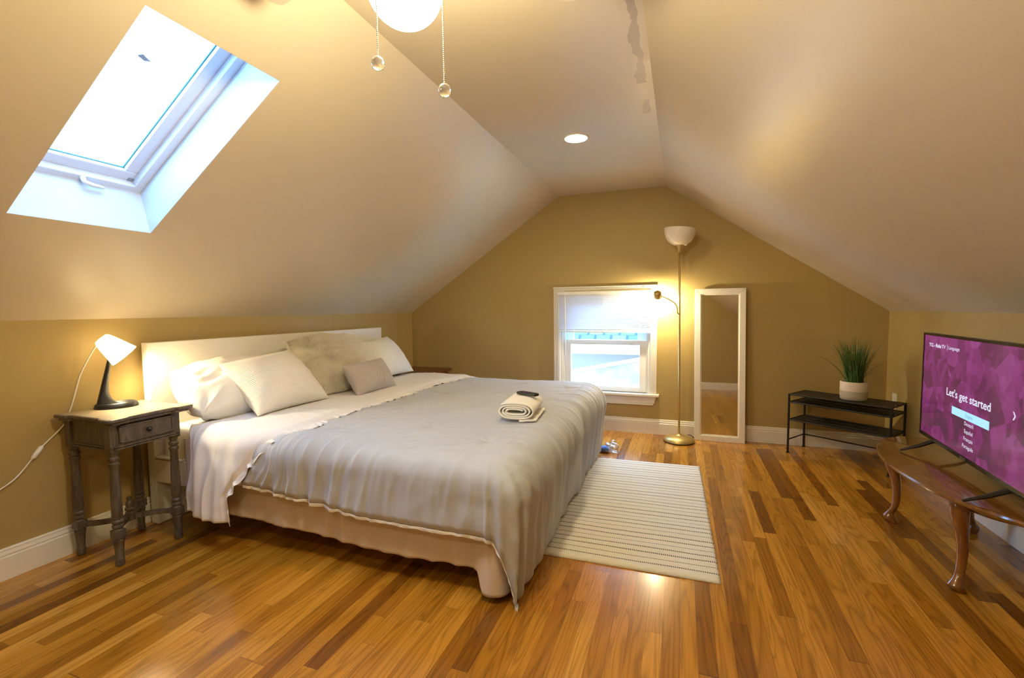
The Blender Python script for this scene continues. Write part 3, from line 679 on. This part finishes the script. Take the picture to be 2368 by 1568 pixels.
bp = N(t, 'ShaderNodeBump'); bp.inputs['Strength'].default_value = .5; bp.inputs['Distance'].default_value = .002; L(Mth(t, 'MULTIPLY', wv1, wv2), bp.inputs['Height']); L(bp.outputs[0], p.inputs['Normal']); p.inputs['Roughness'].default_value = .9
o = B().grid(Q).build('rug', m, loc=(2.49, -1.57, 0), smooth=True, solid=-.0075); tag(o, 'cream woven rug with dotted dark stripes on the floor beside the bed', 'rug')

# ------------------------------------------------------------------ nightstand
NX0, NX1, NY0, NY1, NZ = .035, .430, -3.075, -2.70, .68
ns_ = thing('nightstand', 'small weathered grey wooden nightstand with one drawer and turned legs', 'nightstand', (.22, -2.89, 0))
LX0, LX1, LY0, LY1 = .065, .372, -3.035, -2.748
# top with stepped, clipped corners and a moulded edge
def topoutline(e):
    x0, x1, y0, y1 = NX0-e, NX1+e, NY0-e, NY1+e; c = .03; s = .085
    return [(x0, y0+0), (x0+s-.01, y0), (x0+s, y0+c*.5), (x1-s, y0+c*.5), (x1-s+.01, y0), (x1-.012, y0), (x1, y0+.012), (x1, y0+s-.01), (x1-c*.5, y0+s), (x1-c*.5, y1-s), (x1, y1-s+.01), (x1, y1-.012), (x1-.012, y1), (x1-s+.01, y1), (x1-s, y1-c*.5), (x0+s, y1-c*.5), (x0+s-.01, y1), (x0, y1)]
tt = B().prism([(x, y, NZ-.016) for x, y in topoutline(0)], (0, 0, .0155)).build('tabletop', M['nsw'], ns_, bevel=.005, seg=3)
B().prism([(x, y, NZ-.001) for x, y in topoutline(-.008)], (0, 0, .0014)).build('lamplit_top', M['nst'], tt)  # thin layer carrying the painted lamplight on the tabletop
B().prism([(x, y, NZ-.028) for x, y in topoutline(-.012)], (0, 0, .0118)).build('top_moulding', M['nsw'], ns_, bevel=.003)
za, zbt = .535, NZ-.028
b = bx(LX0-.012, LX1-.0, LY0+.0, LY0+.014, za, zbt); b.box(LX0-.012, LX1, LY1-.014, LY1, za, zbt); b.box(LX0-.012, LX0+.004, LY0, LY1, za, zbt)
b.box(LX1-.012, LX1-.002, LY0, LY1, za, za+.022); b.box(LX1-.012, LX1-.002, LY0, LY1, zbt-.012, zbt)
for zz in (za-.004, za+.006): b.box(LX0, LX1+.008, LY0-.006, LY0+.01, zz, zz+.007); b.box(LX1-.006, LX1+.008, LY0, LY1, zz, zz+.007)
b.build('apron', M['nsw'], ns_, bevel=.0015)
dr = bx(LX1-.02, LX1+.004, LY0+.026, LY1-.026, za+.024, zbt-.014)
for a in ((LY0+.026, LY1-.026, zbt-.022, zbt-.014), (LY0+.026, LY1-.026, za+.024, za+.032), (LY0+.026, LY0+.034, za+.024, zbt-.014), (LY1-.034, LY1-.026, za+.024, zbt-.014)): dr.box(LX1+.004, LX1+.009, *a)
dro = dr.build('drawer', M['nsw'], ns_, bevel=.0015)
B().lathe([(.004, 0), (.004, .008), (.010, .012), (.012, .018), (.009, .024), (.001, .026)], (LX1+.004, (LY0+LY1)/2, (za+zbt)/2+.004), 20, fn=lambda x, y, z: (z, x, y)).build('knob', M['black'], dro, smooth=True)
def turned(x, y):
    b = bx(x-.021, x+.021, y-.021, y+.021, za-.012, zbt)
    p = [(.012, 0), (.017, .004), (.018, .014), (.016, .022), (.018, .03), (.015, .036), (.019, .095), (.020, .108), (.022, .112), (.022, .120), (.017, .124), (.021, .130)]
    b.lathe(p, (x, y, 0), 20)
    b.box(x-.021, x+.021, y-.021, y+.021, .128, .166)
    p = [(.021, .165), (.016, .172), (.022, .180), (.022, .188), (.016, .193), (.022, .200), (.022, .208), (.017, .214), (.021, .226), (.0205, .30), (.017, .42), (.0165, .455), (.021, .462), (.021, .470), (.015, .476), (.021, .486), (.021, .494), (.014, .502), (.018, .512), (.021, .526)]
    b.lathe(p, (x, y, 0), 20); return b
legs = [(LX0, LY0), (LX1-.021, LY0+.021), (LX1-.021, LY1-.021), (LX0, LY1-.01)]
legs = [(.068, -3.022), (.352, -3.022), (.352, -2.762), (.068, -2.762)]
for x, y in legs: turned(x, y).build('leg', M['nsw'], ns_, smooth=True, angle=35)
cx_, cy_ = .21, -2.892; b = B()
for x, y in legs:
    sxn = 1 if x < cx_ else -1; syn = 1 if y < cy_ else -1; pts = []
    for k in np.linspace(0, 1, 12):
        e = k*k*(3-2*k); px = x+(cx_-x)*k; py = y+(cy_-y)*(k*.55+.45*k**3)
        pts.append((px, py))
    for i in range(11):
        (x0, y0), (x1, y1) = pts[i], pts[i+1]; dx, dy = x1-x0, y1-y0; l_ = math.hypot(dx, dy); nx, ny = -dy/l_*.0115, dx/l_*.0115
        b.prism([(x0-nx, y0-ny, .137), (x1-nx, y1-ny, .137), (x1+nx, y1+ny, .137), (x0+nx, y0+ny, .137)], (0, 0, .020))
b.lathe([(.024, .134), (.024, .160)], (cx_, cy_, 0), 20)
b.build('stretcher', M['nsw'], ns_)
B().lathe([(.019, .160), (.019, .17), (.012, .176), (.019, .184), (.019, .192), (.013, .198), (.016, .21), (.012, .226), (.007, .230), (.011, .236), (.010, .246), (.002, .250)], (cx_, cy_, 0), 24).build('finial', M['nsw'], ns_, smooth=True, angle=40)

# bedside lamp
lm = thing('bedside_lamp', 'lit bedside lamp with tilted white shade on a black curved stand', 'lamp', (.125, -2.868, NZ))
bc = Vector((.128, -2.872, NZ)); e1 = Vector((.55, .83, 0)).normalized(); e2 = Vector((-.83, .55, 0)).normalized()
def lf(x, y, z): return tuple(bc+e1*x+e2*y+Vector((0, 0, z)))
b = B(); n = 44; rings = [(.085, .062, 0), (.085, .062, .010), (.080, .058, .022), (.074, .052, .026), (.060, .040, .018), (.055, .036, .012), (.001, .001, .012)]
vs = []
for a_, c_, z in rings:
    for k in range(n): th = 2*PI*k/n; vs.append(lf(a_*math.cos(th), c_*math.sin(th), z))
b.add(vs, [(i*n+k, i*n+(k+1) % n, (i+1)*n+(k+1) % n, (i+1)*n+k) for i in range(6) for k in range(n)]+[tuple(range(n))])
b.build('lamp_base', M['black'], lm, smooth=True, angle=50)
# tapering stem: sweeps up from the back of the base
b = B(); cs_ = []
for k in np.linspace(0, 1, 16):
    z = .012+.225*k; xx = -.060+.044*k; hw = .022*(1-k)+.011; hd = .009*(1-k)+.008
    cs_.append([lf(xx+hd*4.0*math.exp(-k*7)*max(0, math.cos(th))+hd*math.cos(th), hw*math.sin(th), z) for th in np.linspace(0, 2*PI, 17)[:-1]])
vs = [p for c in cs_ for p in c]; b.add(vs, [(i*16+k, i*16+(k+1) % 16, (i+1)*16+(k+1) % 16, (i+1)*16+k) for i in range(15) for k in range(16)]+[tuple(range(16))[::-1], tuple(240+k for k in range(16))])
b.build('lamp_stem', M['black'], lm, smooth=True)
B().lathe([(.008, 0), (.008, .004), (.004, .006)], lf(.045, .0, .012), 16).build('switch', M['chrome'], lm, smooth=True)
# shade: open truncated cone tilted down to the right
sa_ = Vector(lf(-.036, .0, .333)); sb_ = Vector(lf(.042, -.012, .252)); ax_ = (sb_-sa_); LS = ax_.length; ax_.normalize(); qv = ax_.to_track_quat('Z', 'Y')
n = 44; vs = []
for R_, h in [(.030, -.008), (.036, 0), (.046, LS*.3), (.056, LS*.7), (.064, LS), (.062, LS), (.052, LS*.65), (.042, LS*.28), (.030, .006)]:
    for k in range(n): th = 2*PI*k/n; vs.append(sa_+qv @ Vector((R_*math.cos(th), R_*math.sin(th), h)))
b = B(); b.add(vs, [(i*n+k, i*n+(k+1) % n, (i+1)*n+(k+1) % n, (i+1)*n+k) for i in range(8) for k in range(n)]+[tuple(range(n))[::-1], tuple(8*n+k for k in range(n))])
b.build('lamp_shade', M['shade'], lm, smooth=True, angle=50)
c = sa_+ax_*LS*.62
B().sphere(c, .024, 20, 12).build('light_bulb', emis('lit_bulb', (1, .80, .46), 400), lm, smooth=True)
def smoothpath(pts, n=8):
    pts = [Vector(p) for p in pts]; out = []
    for i in range(len(pts)-1):
        p0 = pts[max(i-1, 0)]; p1 = pts[i]; p2 = pts[i+1]; p3 = pts[min(i+2, len(pts)-1)]
        for k in range(n):
            t = k/n; out.append(.5*((2*p1)+(p2-p0)*t+(2*p0-5*p1+4*p2-p3)*t*t+(3*p1-p0-3*p2+p3)*t**3))
    return out+[pts[-1]]
cord = smoothpath([tuple(sa_-ax_*.006), (.06, -2.925, .95), (.032, -2.96, .85), (.018, -2.985, .74), (.014, -3.01, .66), (.010, -3.03, .615), (.010, -3.113, .537)])
cd = B().tube(cord, .0032, 8); cd.tube(smoothpath([(.010, -3.145, .497), (.008, -3.20, .43), (.008, -3.256, .394), (.008, -3.35, .35), (.008, -3.5, .27), (.02, -3.65, .16)]), .0032, 8)
cdo = cd.build('power_cord', M['plastic'], lm, smooth=True)
b = B().tube([(.010, -3.108, .543), (.012, -3.114, .537), (.012, -3.142, .500), (.010, -3.148, .494)], [.004, .010, .010, .004], 10); b.build('cord_switch', M['plastic'], cdo, smooth=True)

# far side table beyond the bed
sd = thing('side_table', 'dark reddish wooden side table in the corner beyond the bed', 'table', (.27, -.30, 0))
bx(.03, .50, -.56, -.06, .515, .54).build('tabletop', M['dbrown'], sd, bevel=.006, seg=3)
bx(.06, .47, -.53, -.09, .43, .515).build('apron', M['dbrown'], sd, bevel=.003)
for x in (.065, .435):
    for y in (-.525, -.125): bx(x, x+.03, y, y+.03, 0, .43).build('leg', M['dbrown'], sd, bevel=.003)

# ------------------------------------------------------------------ floor lamp
PX, PY = 2.726, -.19
fl = thing('floor_lamp', 'brass torchiere floor lamp with white bowl and lit reading arm', 'lamp', (PX, PY, 0))
B().lathe([(.125, 0), (.127, .006), (.125, .016), (.118, .030), (.095, .045), (.05, .055), (.02, .06), (.016, .07)], (PX, PY, 0), 48).build('lamp_base', M['brass'], fl, smooth=True, angle=60)
B().lathe([(.126, -.0), (.1275, .004), (.1275, .008), (.126, .010)], (PX, PY, 0), 48).build('base_rim', M['black'], fl)
B().tube([(PX, PY, .06), (PX-.004, PY, .6), (PX-.010, PY, 1.2), (PX-.016, PY, 1.61)], .0085, 14).build('pole', M['brass'], fl, smooth=True)
tpx = PX-.016
def tilt(x, y, z): return (x+.07*z, y, z-.09*x)
B().lathe([(.011, 0), (.014, .008), (.022, .03), (.032, .05), (.036, .058), (.030, .06)], (tpx, PY, 1.60), 32, fn=tilt).build('socket_cup', M['brass'], fl, smooth=True, angle=50)
bowl = [(.034, .056), (.060, .066), (.088, .086), (.108, .115), (.120, .150), (.1255, .185), (.126, .193), (.121, .193), (.1155, .152), (.103, .118), (.084, .092), (.058, .073), (.03, .064)]
B().lathe(bowl, (tpx-.01, PY, 1.60), 48, fn=tilt).build('bowl_shade', M['opal'], fl, smooth=True, angle=70)
bx(tpx+.03, tpx+.055, PY-.004, PY+.004, 1.652, 1.660).build('switch_knob', M['chrome'], fl)
arm = smoothpath([(PX-.012, PY-.012, 1.085), (PX-.026, PY-.014, 1.10), (PX-.029, PY-.014, 1.14), (PX-.050, PY-.008, 1.178), (PX-.10, PY+.002, 1.212), (PX-.165, PY+.012, 1.243)])
B().tube(arm, .0055, 10).build('gooseneck', M['brass'], fl, smooth=True)
hc = Vector((PX-.188, PY+.03, 1.252)); hd_ = Vector((-.02, .6, -.8)).normalized(); hq = (-hd_).to_track_quat('Z', 'Y')
n = 30; vs = []
for R_, h in [(.0005, .030), (.022, .029), (.030, .023), (.0335, .0), (.0345, -.026), (.0325, -.026), (.031, 0), (.026, .018), (.0005, .022)]:
    for k in range(n): th = 2*PI*k/n; vs.append(hc+hq @ Vector((R_*math.cos(th), R_*math.sin(th), h)))
b = B(); b.add(vs, [(i*n+k, i*n+(k+1) % n, (i+1)*n+(k+1) % n, (i+1)*n+k) for i in range(8) for k in range(n)])
b.tube([hc-hd_*.028, hc-hd_*.045+Vector((.004, 0, 0))], .003, 8)
hdo = b.build('reading_head', M['brass'], fl, smooth=True, angle=50)
B().sphere(hc+hd_*.026, .017, 18, 10).build('light_bulb', emis('lit_reading_bulb', (1, .84, .52), 1500), hdo, smooth=True)
B().tube(smoothpath([(PX+.05, PY+.09, .035), (PX+.09, PY+.12, .03), (PX+.13, PY+.14, .006), (PX+.20, PY+.155, .006)]), .003, 8).build('power_cord', M['black'], fl, smooth=True)

# ------------------------------------------------------------------ leaning mirror
mr = thing('floor_mirror', 'tall white framed mirror leaning against the tan gable wall', 'mirror', (3.045, -.08, 0))
yb, yt = -.085, -.032; mh = 1.298
def mf(x, y, z):  # z along the mirror
    a_ = math.atan2(yt-yb, mh); xo = 2.849+x-.008*z; return (xo, yb+z*math.sin(a_)+y*math.cos(a_), z*math.cos(a_)-y*math.sin(a_))
mw = .394; fw = .047; b = B()
b.prism([mf(0, 0, 0), mf(0, 0, mh), mf(fw, 0, mh-fw), mf(fw, 0, fw)], Vector(mf(0, -.02, 0))-Vector(mf(0, 0, 0)))
b.prism([mf(mw, 0, 0), mf(mw-fw, 0, fw), mf(mw-fw, 0, mh-fw), mf(mw, 0, mh)], Vector(mf(0, -.02, 0))-Vector(mf(0, 0, 0)))
b.prism([mf(0, 0, 0), mf(fw, 0, fw), mf(mw-fw, 0, fw), mf(mw, 0, 0)], Vector(mf(0, -.02, 0))-Vector(mf(0, 0, 0)))
b.prism([mf(0, 0, mh), mf(mw, 0, mh), mf(mw-fw, 0, mh-fw), mf(fw, 0, mh-fw)], Vector(mf(0, -.02, 0))-Vector(mf(0, 0, 0)))
b.build('mirror_frame', M['trim'], mr, bevel=.0025)
b = B()
for a in ((fw-.002, fw+.008, fw, mh-fw), (mw-fw-.008, mw-fw+.002, fw, mh-fw)): b.box(a[0], a[1], -.012, 0, a[2], a[3], fn=mf)
for a in ((fw, mw-fw, fw-.002, fw+.008), (fw, mw-fw, mh-fw-.008, mh-fw+.002)): b.box(a[0], a[1], -.012, 0, a[2], a[3], fn=mf)
b.build('inner_lip', M['trim'], mr)
bx(fw-.002, mw-fw+.002, -.005, .0, fw-.002, mh-fw+.002, fn=mf).build('mirror_glass', M['mirror'], mr)
bx(.004, mw-.004, .0005, .004, .004, mh-.004, fn=mf).build('backing_board', M['dbrown'], mr)

# ------------------------------------------------------------------ shoe rack
rk = thing('shoe_rack', 'low black metal shoe rack with mesh shelves standing across the corner', 'shoe rack', (3.87, -.35, 0))
ro = Vector((3.526, -.245, 0)); rx_ = Vector((.810, -.586, 0)).normalized(); ry_ = Vector((.586, .810, 0)).normalized(); RL, RD = .64, .262
def kf(x, y, z): return tuple(ro+rx_*x+ry_*y+Vector((0, 0, z)))
for x in (0, RL):
    for y in (0, RD):
        b = B().tube([kf(x, y, .004), kf(x, y, .465)], .0075, 10); b.lathe([(.013, 0), (.013, .006), (.008, .009)], kf(x, y, 0), 14); b.build('post', M['blackm'], rk, smooth=True, angle=40)
def shelf(z, sagm, name='shelf'):
    b = B()
    for y in (0, RD): b.tube([kf(0, y, z), kf(RL, y, z)], .006, 8)
    for x in (0, RL): b.tube([kf(x, 0, z), kf(x, RD, z)], .006, 8)
    for y in (RD*.33, RD*.66): b.tube([kf(0, y, z-.002), kf(RL, y, z-.002)], .004, 6)
    Q = np.array([[kf(x, y, z+.004-sagm*math.sin(PI*x/RL)) for y in np.linspace(0, RD, 8)] for x in np.linspace(.012, RL-.012, 24)])
    b.grid(Q); Q2 = Q.copy(); Q2[..., 2] -= .003; b.grid(Q2)
    return b.build(name, M['mesh'], rk)
m, t, p = nt('black_mesh'); p.inputs['Base Color'].default_value = (.022, .019, .017, 1); p.inputs['Roughness'].default_value = .5; p.inputs['Metallic'].default_value = .3
tc = N(t, 'ShaderNodeTexCoord'); ck = N(t, 'ShaderNodeTexChecker'); ck.inputs['Scale'].default_value = 260; t.links.new(tc.outputs['Object'], ck.inputs[0]); bp = N(t, 'ShaderNodeBump'); bp.inputs['Strength'].default_value = .4; bp.inputs['Distance'].default_value = .002; t.links.new(ck.outputs['Fac'], bp.inputs['Height']); t.links.new(bp.outputs[0], p.inputs['Normal']); M['mesh'] = m
shelf(.460, .0); shelf(.400, .006); shelf(.262, .008)
b = B(); b.tube([kf(0, 0, .105), kf(0, RD, .105)], .005, 8); b.tube([kf(RL, 0, .105), kf(RL, RD, .105)], .005, 8); b.tube([kf(0, RD, .105), kf(RL, RD, .105)], .005, 8); b.build('lower_brace', M['blackm'], rk, smooth=True)

# plant
pc = Vector((3.905, -.372, .4655)); 
pl = thing('potted_grass', 'green grass plant in a two tone cream pot on the shoe rack', 'plant', tuple(pc))
m, t, p = nt('two_tone_pot'); tc = N(t, 'ShaderNodeTexCoord'); sx = N(t, 'ShaderNodeSeparateXYZ'); t.links.new(tc.outputs['Object'], sx.inputs[0])
mx = N(t, 'ShaderNodeMix', data_type='RGBA'); t.links.new(Mth(t, 'GREATER_THAN', sx.outputs[2], .066), mx.inputs[0]); mx.inputs[6].default_value = (.46, .40, .31, 1); mx.inputs[7].default_value = (.70, .62, .50, 1); t.links.new(mx.outputs[2], p.inputs['Base Color']); p.inputs['Roughness'].default_value = .55
vo = N(t, 'ShaderNodeTexVoronoi'); vo.inputs['Scale'].default_value = 130; t.links.new(tc.outputs['Object'], vo.inputs['Vector']); bp = N(t, 'ShaderNodeBump'); bp.inputs['Strength'].default_value = .5; bp.inputs['Distance'].default_value = .002; t.links.new(Mth(t, 'MULTIPLY', vo.outputs['Distance'], Mth(t, 'LESS_THAN', sx.outputs[2], .066)), bp.inputs['Height']); t.links.new(bp.outputs[0], p.inputs['Normal'])
B().lathe([(.074, 0), (.080, .006), (.083, .03), (.083, .125), (.081, .132), (.077, .132), (.076, .11), (.001, .108)], pc, 48).build('pot', m, pl, smooth=True, angle=50)
b = B()
for k in range(190):
    a_ = random.uniform(0, 2*PI); rr = .052*math.sqrt(random.random()); base = pc+Vector((rr*math.cos(a_), rr*math.sin(a_), .108))
    a2 = a_+random.gauss(0, .5); lean = random.choice([.1, .2, .3, .4, .5, .6])*random.uniform(.5, 1.15); Lh = random.uniform(.26, .36)
    if k % 17 == 0: lean = random.uniform(1.05, 1.4); Lh = random.uniform(.33, .38); a2 = (PI if k % 34 else 0)+random.gauss(-.35, .2); base.z = pc.z+.108
    dirv = Vector((math.cos(a2), math.sin(a2), 0)); sd_ = Vector((-math.sin(a2+random.gauss(0, .8)), math.cos(a2), 0))*.0032; vs = []
    ns2 = 7; p_ = base.copy(); th = lean*.25
    for i in range(ns2+1):
        w_ = (1-i/ns2)**.6 if i < ns2 else .05; vs += [p_-sd_*w_, p_+sd_*w_]
        th += lean*.75/ns2*1.3; p_ = p_+(dirv*math.sin(th)+Vector((0, 0, math.cos(th))))*Lh/ns2
    b.add(vs, [(2*i, 2*i+1, 2*i+3, 2*i+2) for i in range(ns2)])
b.build('grass_blades', M['leaf'], pl, smooth=True)
# outlet
ol = thing('wall_outlet', 'cream wall outlet with plate low on the right wall', 'outlet', (W, -.155, .43))
bx(W-.006, W, -.20, -.125, .375, .49).build('cover_plate', M['trim'], ol, bevel=.002)
for z in (.41, .455): bx(W-.0075, W-.006, -.178, -.147, z-.013, z+.013).build('socket', M['trim'], ol)

# ------------------------------------------------------------------ oval coffee table
TX, TY, TZ = 3.94, -1.77, .412
tb = thing('oval_coffee_table', 'oval stained oak coffee table with curved cabriole legs', 'coffee table', (TX, TY, 0))
n = 72; vs = []
for e, z in [(-.03, TZ-.026), (-.012, TZ-.024), (-.003, TZ-.018), (0, TZ-.010), (-.003, TZ-.003), (-.010, TZ)]:
    for k in range(n): th = 2*PI*k/n; vs.append((TX+(.300+e)*math.cos(th), TY+(.595+e)*math.sin(th), z))
b = B(); b.add(vs, [(i*n+k, i*n+(k+1) % n, (i+1)*n+(k+1) % n, (i+1)*n+k) for i in range(5) for k in range(n)]+[tuple(range(n))[::-1], tuple(5*n+k for k in range(n))])
b.build('tabletop', M['oak'], tb, smooth=True, angle=30)
b = B(); n = 60; vs = []
for z in (TZ-.075, TZ-.026):
    for R_ in (1, .94):
        for k in range(n):
            th = 2*PI*k/n; sq = lambda v: math.copysign(abs(v)**.7, v); vs.append((TX+.175*R_*sq(math.cos(th)), TY+.385*R_*sq(math.sin(th)), z))
b.add(vs, [(a*n+k, a*n+(k+1) % n, c*n+(k+1) % n, c*n+k) for a, c in ((0, 2), (1, 3), (0, 1), (2, 3)) for k in range(n)])
b.build('apron', M['oak'], tb)
def cab(x, y, dx, dy):
    prof = [(-.012, .0, .024), (0, .012, .028), (.006, .026, .027), (.002, .045, .017), (-.014, .075, .0155), (-.022, .12, .0165), (-.022, .18, .0185), (-.012, .24, .0225), (.002, .29, .028), (.008, .325, .031), (.004, .355, .032), (-.006, TZ-.026, .030)]
    b = B(); P_ = [Vector((x+dx*(o_), y+dy*(o_), z)) for o_, z, _ in prof]; R_ = [q[2] for q in prof]
    pts = smoothpath(P_, 4); rr = list(np.interp(np.linspace(0, len(R_)-1, len(pts)), range(len(R_)), R_)); vs = []; m_ = 18
    for p_, r_ in zip(pts, rr):
        for k in range(m_): th = 2*PI*k/m_; vs.append((p_.x+r_*math.cos(th), p_.y+r_*math.sin(th), max(p_.z, 0)))
    b.add(vs, [(i*m_+k, i*m_+(k+1) % m_, (i+1)*m_+(k+1) % m_, (i+1)*m_+k) for i in range(len(pts)-1) for k in range(m_)]+[tuple(range(m_))[::-1], tuple((len(pts)-1)*m_+k for k in range(m_))])
    return b
for x, y, dx, dy in ((3.785, -1.385, -.8, .6), (3.775, -2.035, -.8, -.6), (4.115, -1.40, .8, .6), (4.105, -2.06, .8, -.6)): cab(x, y, dx, dy).build('leg', M['oakv'], tb, smooth=True)

# ------------------------------------------------------------------ television
tv = thing('television', 'flat television with a purple language menu on the oval coffee table', 'television', (3.87, -1.77, TZ))
to = Vector((3.90, -1.385, 0)); td = Vector((-.065, -.79, 0)).normalized(); tn = Vector((td.y, -td.x, 0)); tn = tn if tn.x < 0 else -tn   # toward the room
def tf(u_, d_, z): return tuple(to+td*u_+tn*d_+Vector((0, 0, z)))
TW, TZ0, TZ1 = .965, .484, 1.002
bx(0, TW, -.022, .006, TZ0, TZ1, fn=tf).build('television_body', M['black'], tv, bevel=.004)
bx(.12, TW-.12, -.06, -.022, TZ0+.02, TZ0+.28, fn=tf).build('rear_housing', M['black'], tv, bevel=.01)
b = B()
for a in ((0, TW, TZ1-.011, TZ1), (0, TW, TZ0, TZ0+.018), (0, .011, TZ0+.018, TZ1-.011), (TW-.011, TW, TZ0+.018, TZ1-.011)): b.box(a[0], a[1], .0061, .0090, a[2], a[3], fn=tf)
b.build('bezel', mat('gloss_black', (.01, .01, .01), .15), tv)
m, t, p = nt('screen_picture'); L = t.links.new; tc = N(t, 'ShaderNodeTexCoord')
p.inputs['Base Color'].default_value = (.01, .01, .01, 1); p.inputs['Roughness'].default_value = .12
sx = N(t, 'ShaderNodeSeparateXYZ'); L(tc.outputs['UV'], sx.inputs[0])
v1 = N(t, 'ShaderNodeTexVoronoi'); v1.inputs['Scale'].default_value = 5.5; mpv = N(t, 'ShaderNodeMapping'); mpv.inputs['Scale'].default_value = (1.8, 1, 1); mpv.inputs['Rotation'].default_value = (0, 0, .5); L(tc.outputs['UV'], mpv.inputs[0]); L(mpv.outputs[0], v1.inputs['Vector'])
v2 = N(t, 'ShaderNodeTexVoronoi'); v2.inputs['Scale'].default_value = 9; v2.distance = 'MANHATTAN'; L(mpv.outputs[0], v2.inputs['Vector'])
s1 = N(t, 'ShaderNodeSeparateColor'); L(v1.outputs['Color'], s1.inputs[0]); s2 = N(t, 'ShaderNodeSeparateColor'); L(v2.outputs['Color'], s2.inputs[0])
fac = Mth(t, 'ADD', Mth(t, 'MULTIPLY', s1.outputs[0], .5), Mth(t, 'MULTIPLY', s2.outputs[0], .3))
low = Mth(t, 'SUBTRACT', Mth(t, 'ADD', fac, Mth(t, 'MULTIPLY', sx.outputs[1], .35)), .15)
L(ramp(t, low, [(0, (.085, .025, .07)), (.3, (.17, .022, .10)), (.6, (.27, .038, .20)), (1, (.36, .075, .29))]), p.inputs['Emission Color']); p.inputs['Emission Strength'].default_value = .36
B().grid(np.array([[tf(.010, .0063, TZ0+.017), tf(.010, .0063, TZ1-.010)], [tf(TW-.010, .0063, TZ0+.017), tf(TW-.010, .0063, TZ1-.010)]])).build('screen', m, tv)
TXT = emis('lit_lettering', (.80, .82, 1), .42, (0, 0, 0)); LBX = emis('lit_button', (.42, .80, 1), .45, (0, 0, 0)); TBL = emis('blue_lettering', (.12, .42, .62), .4, (0, 0, 0))
def text(s, u0_, u1_, zbase, hcap, name, mt=TXT, bold=0., dd=.0072):
    cu = bpy.data.curves.new(name, 'FONT'); cu.body = s; cu.size = 1; cu.resolution_u = 3; cu.offset = bold; cu.fill_mode = 'FRONT'
    ob = bpy.data.objects.new(name, cu); COL.objects.link(ob); dg = bpy.context.evaluated_depsgraph_get(); dg.update()
    me = bpy.data.meshes.new_from_object(ob.evaluated_get(dg)); bpy.data.objects.remove(ob)
    xs = [v.co.x for v in me.vertices]; x0, x1 = min(xs), max(xs); k = (u1_-u0_)/(x1-x0); ky = hcap/.70
    b = B(); b.v = [tf(u0_+(v.co.x-x0)*k, dd, zbase+v.co.y*ky) for v in me.vertices]; b.f = [tuple(q.vertices) for q in me.polygons]
    o = b.build(name, mt, tv); bpy.data.meshes.remove(me); return o
text('TCL', .070, .125, .938, .0165, 'brand_lettering', bold=.015); text('•', .133, .141, .936, .016, 'brand_lettering'); text('Roku', .150, .207, .938, .0165, 'brand_lettering', bold=.03); text('TV', .214, .254, .938, .0165, 'brand_lettering', bold=.01)
bx(.271, .2725, .0068, .0072, .932, .960, fn=tf).build('divider_line', TXT, tv)
text('Language', .286, .394, .939, .0155, 'title_lettering')
text("Let's get started", .289, .673, .732, .034, 'heading_lettering', bold=.012)
bx(.350, .668, .0066, .0072, .658, .692, fn=tf).build('menu_button', LBX, tv)
text('English', .479, .541, .669, .0145, 'menu_lettering', TBL, dd=.0076)
for s, z, a, c in (('Deutsch', .6345, .472, .549), ('Español', .602, .474, .546), ('Français', .571, .472, .549), ('Português', .539, .463, .555)): text(s, a, c, z, .0165, 'menu_lettering')
b = B()
for sg in (1, -1): b.prism([tf(.822, .0067, .749+sg*.015), tf(.828, .0067, .749+sg*.015), tf(.839, .0067, .749), tf(.833, .0067, .749)], tuple(Vector(tf(0, .0005, 0))-Vector(tf(0, 0, 0))))
b.build('arrow_icon', TXT, tv)
bx(.455, .505, .009, .011, TZ0+.001, TZ0+.014, fn=tf).build('logo_badge', mat('dark_badge', (.12, .11, .10), .3, metal=.6), tv)
for uc in (.15, .815):
    b = B()
    for sg in (1, -1):
        b.prism([tf(uc-.012, .0, TZ0+.004), tf(uc+.012, .0, TZ0+.004), tf(uc+.012-sg*-.0, .0, TZ0-.010), tf(uc-.012, .0, TZ0-.010)], tuple(Vector(tf(0, .004, 0))-Vector(tf(0, 0, 0))))
        b.tube([tf(uc, sg*.004-.006, TZ0-.004), tf(uc, sg*.06-.006, TZ-.0+.038), tf(uc-.004, sg*.125, TZ+.007)], [.011, .009, .005], 8)
    b.build('stand_foot', M['black'], tv)

# ------------------------------------------------------------------ blue thing in clear plastic behind the foot of the bed
ck_ = Vector((2.205, -.665, .003))
pk = thing('plastic_package', 'small clear plastic package with blue contents behind the bed foot', 'package', tuple(ck_))
def lump(c, R, sc_, amp, seed):
    b = B().sphere(c, R, 28, 18, sc_); b.v = [tuple(Vector(c)+(Vector(p)-Vector(c))*(1+amp*nz(p[0]*28+seed, p[1]*28, p[2]*28))) for p in b.v]; b.v = [(x, y, max(z, .003)) for x, y, z in b.v]; return b
lump(ck_+Vector((-.035, -.01, .022)), .05, (1.15, .8, .48), .5, 1).build('blue_cloth', M['blue'], pk, smooth=True)
mc, tcn, pcn = nt('clear_plastic'); tr = N(tcn, 'ShaderNodeBsdfTransparent'); g = N(tcn, 'ShaderNodeBsdfGlossy'); g.inputs['Roughness'].default_value = .12; g.inputs[0].default_value = (1, .98, .95, 1); mxs = N(tcn, 'ShaderNodeMixShader'); mxs.inputs[0].default_value = .45
tcn.links.new(tr.outputs[0], mxs.inputs[1]); tcn.links.new(g.outputs[0], mxs.inputs[2]); tcn.links.new(mxs.outputs[0], tcn.nodes['Material Output'].inputs[0])
lump(ck_+Vector((.02, .01, .032)), .055, (1.1, .9, .75), .9, 7).build('plastic_wrap', mc, pk, smooth=True)

for o in bpy.data.objects:
    if '_o' in o: del o['_o']
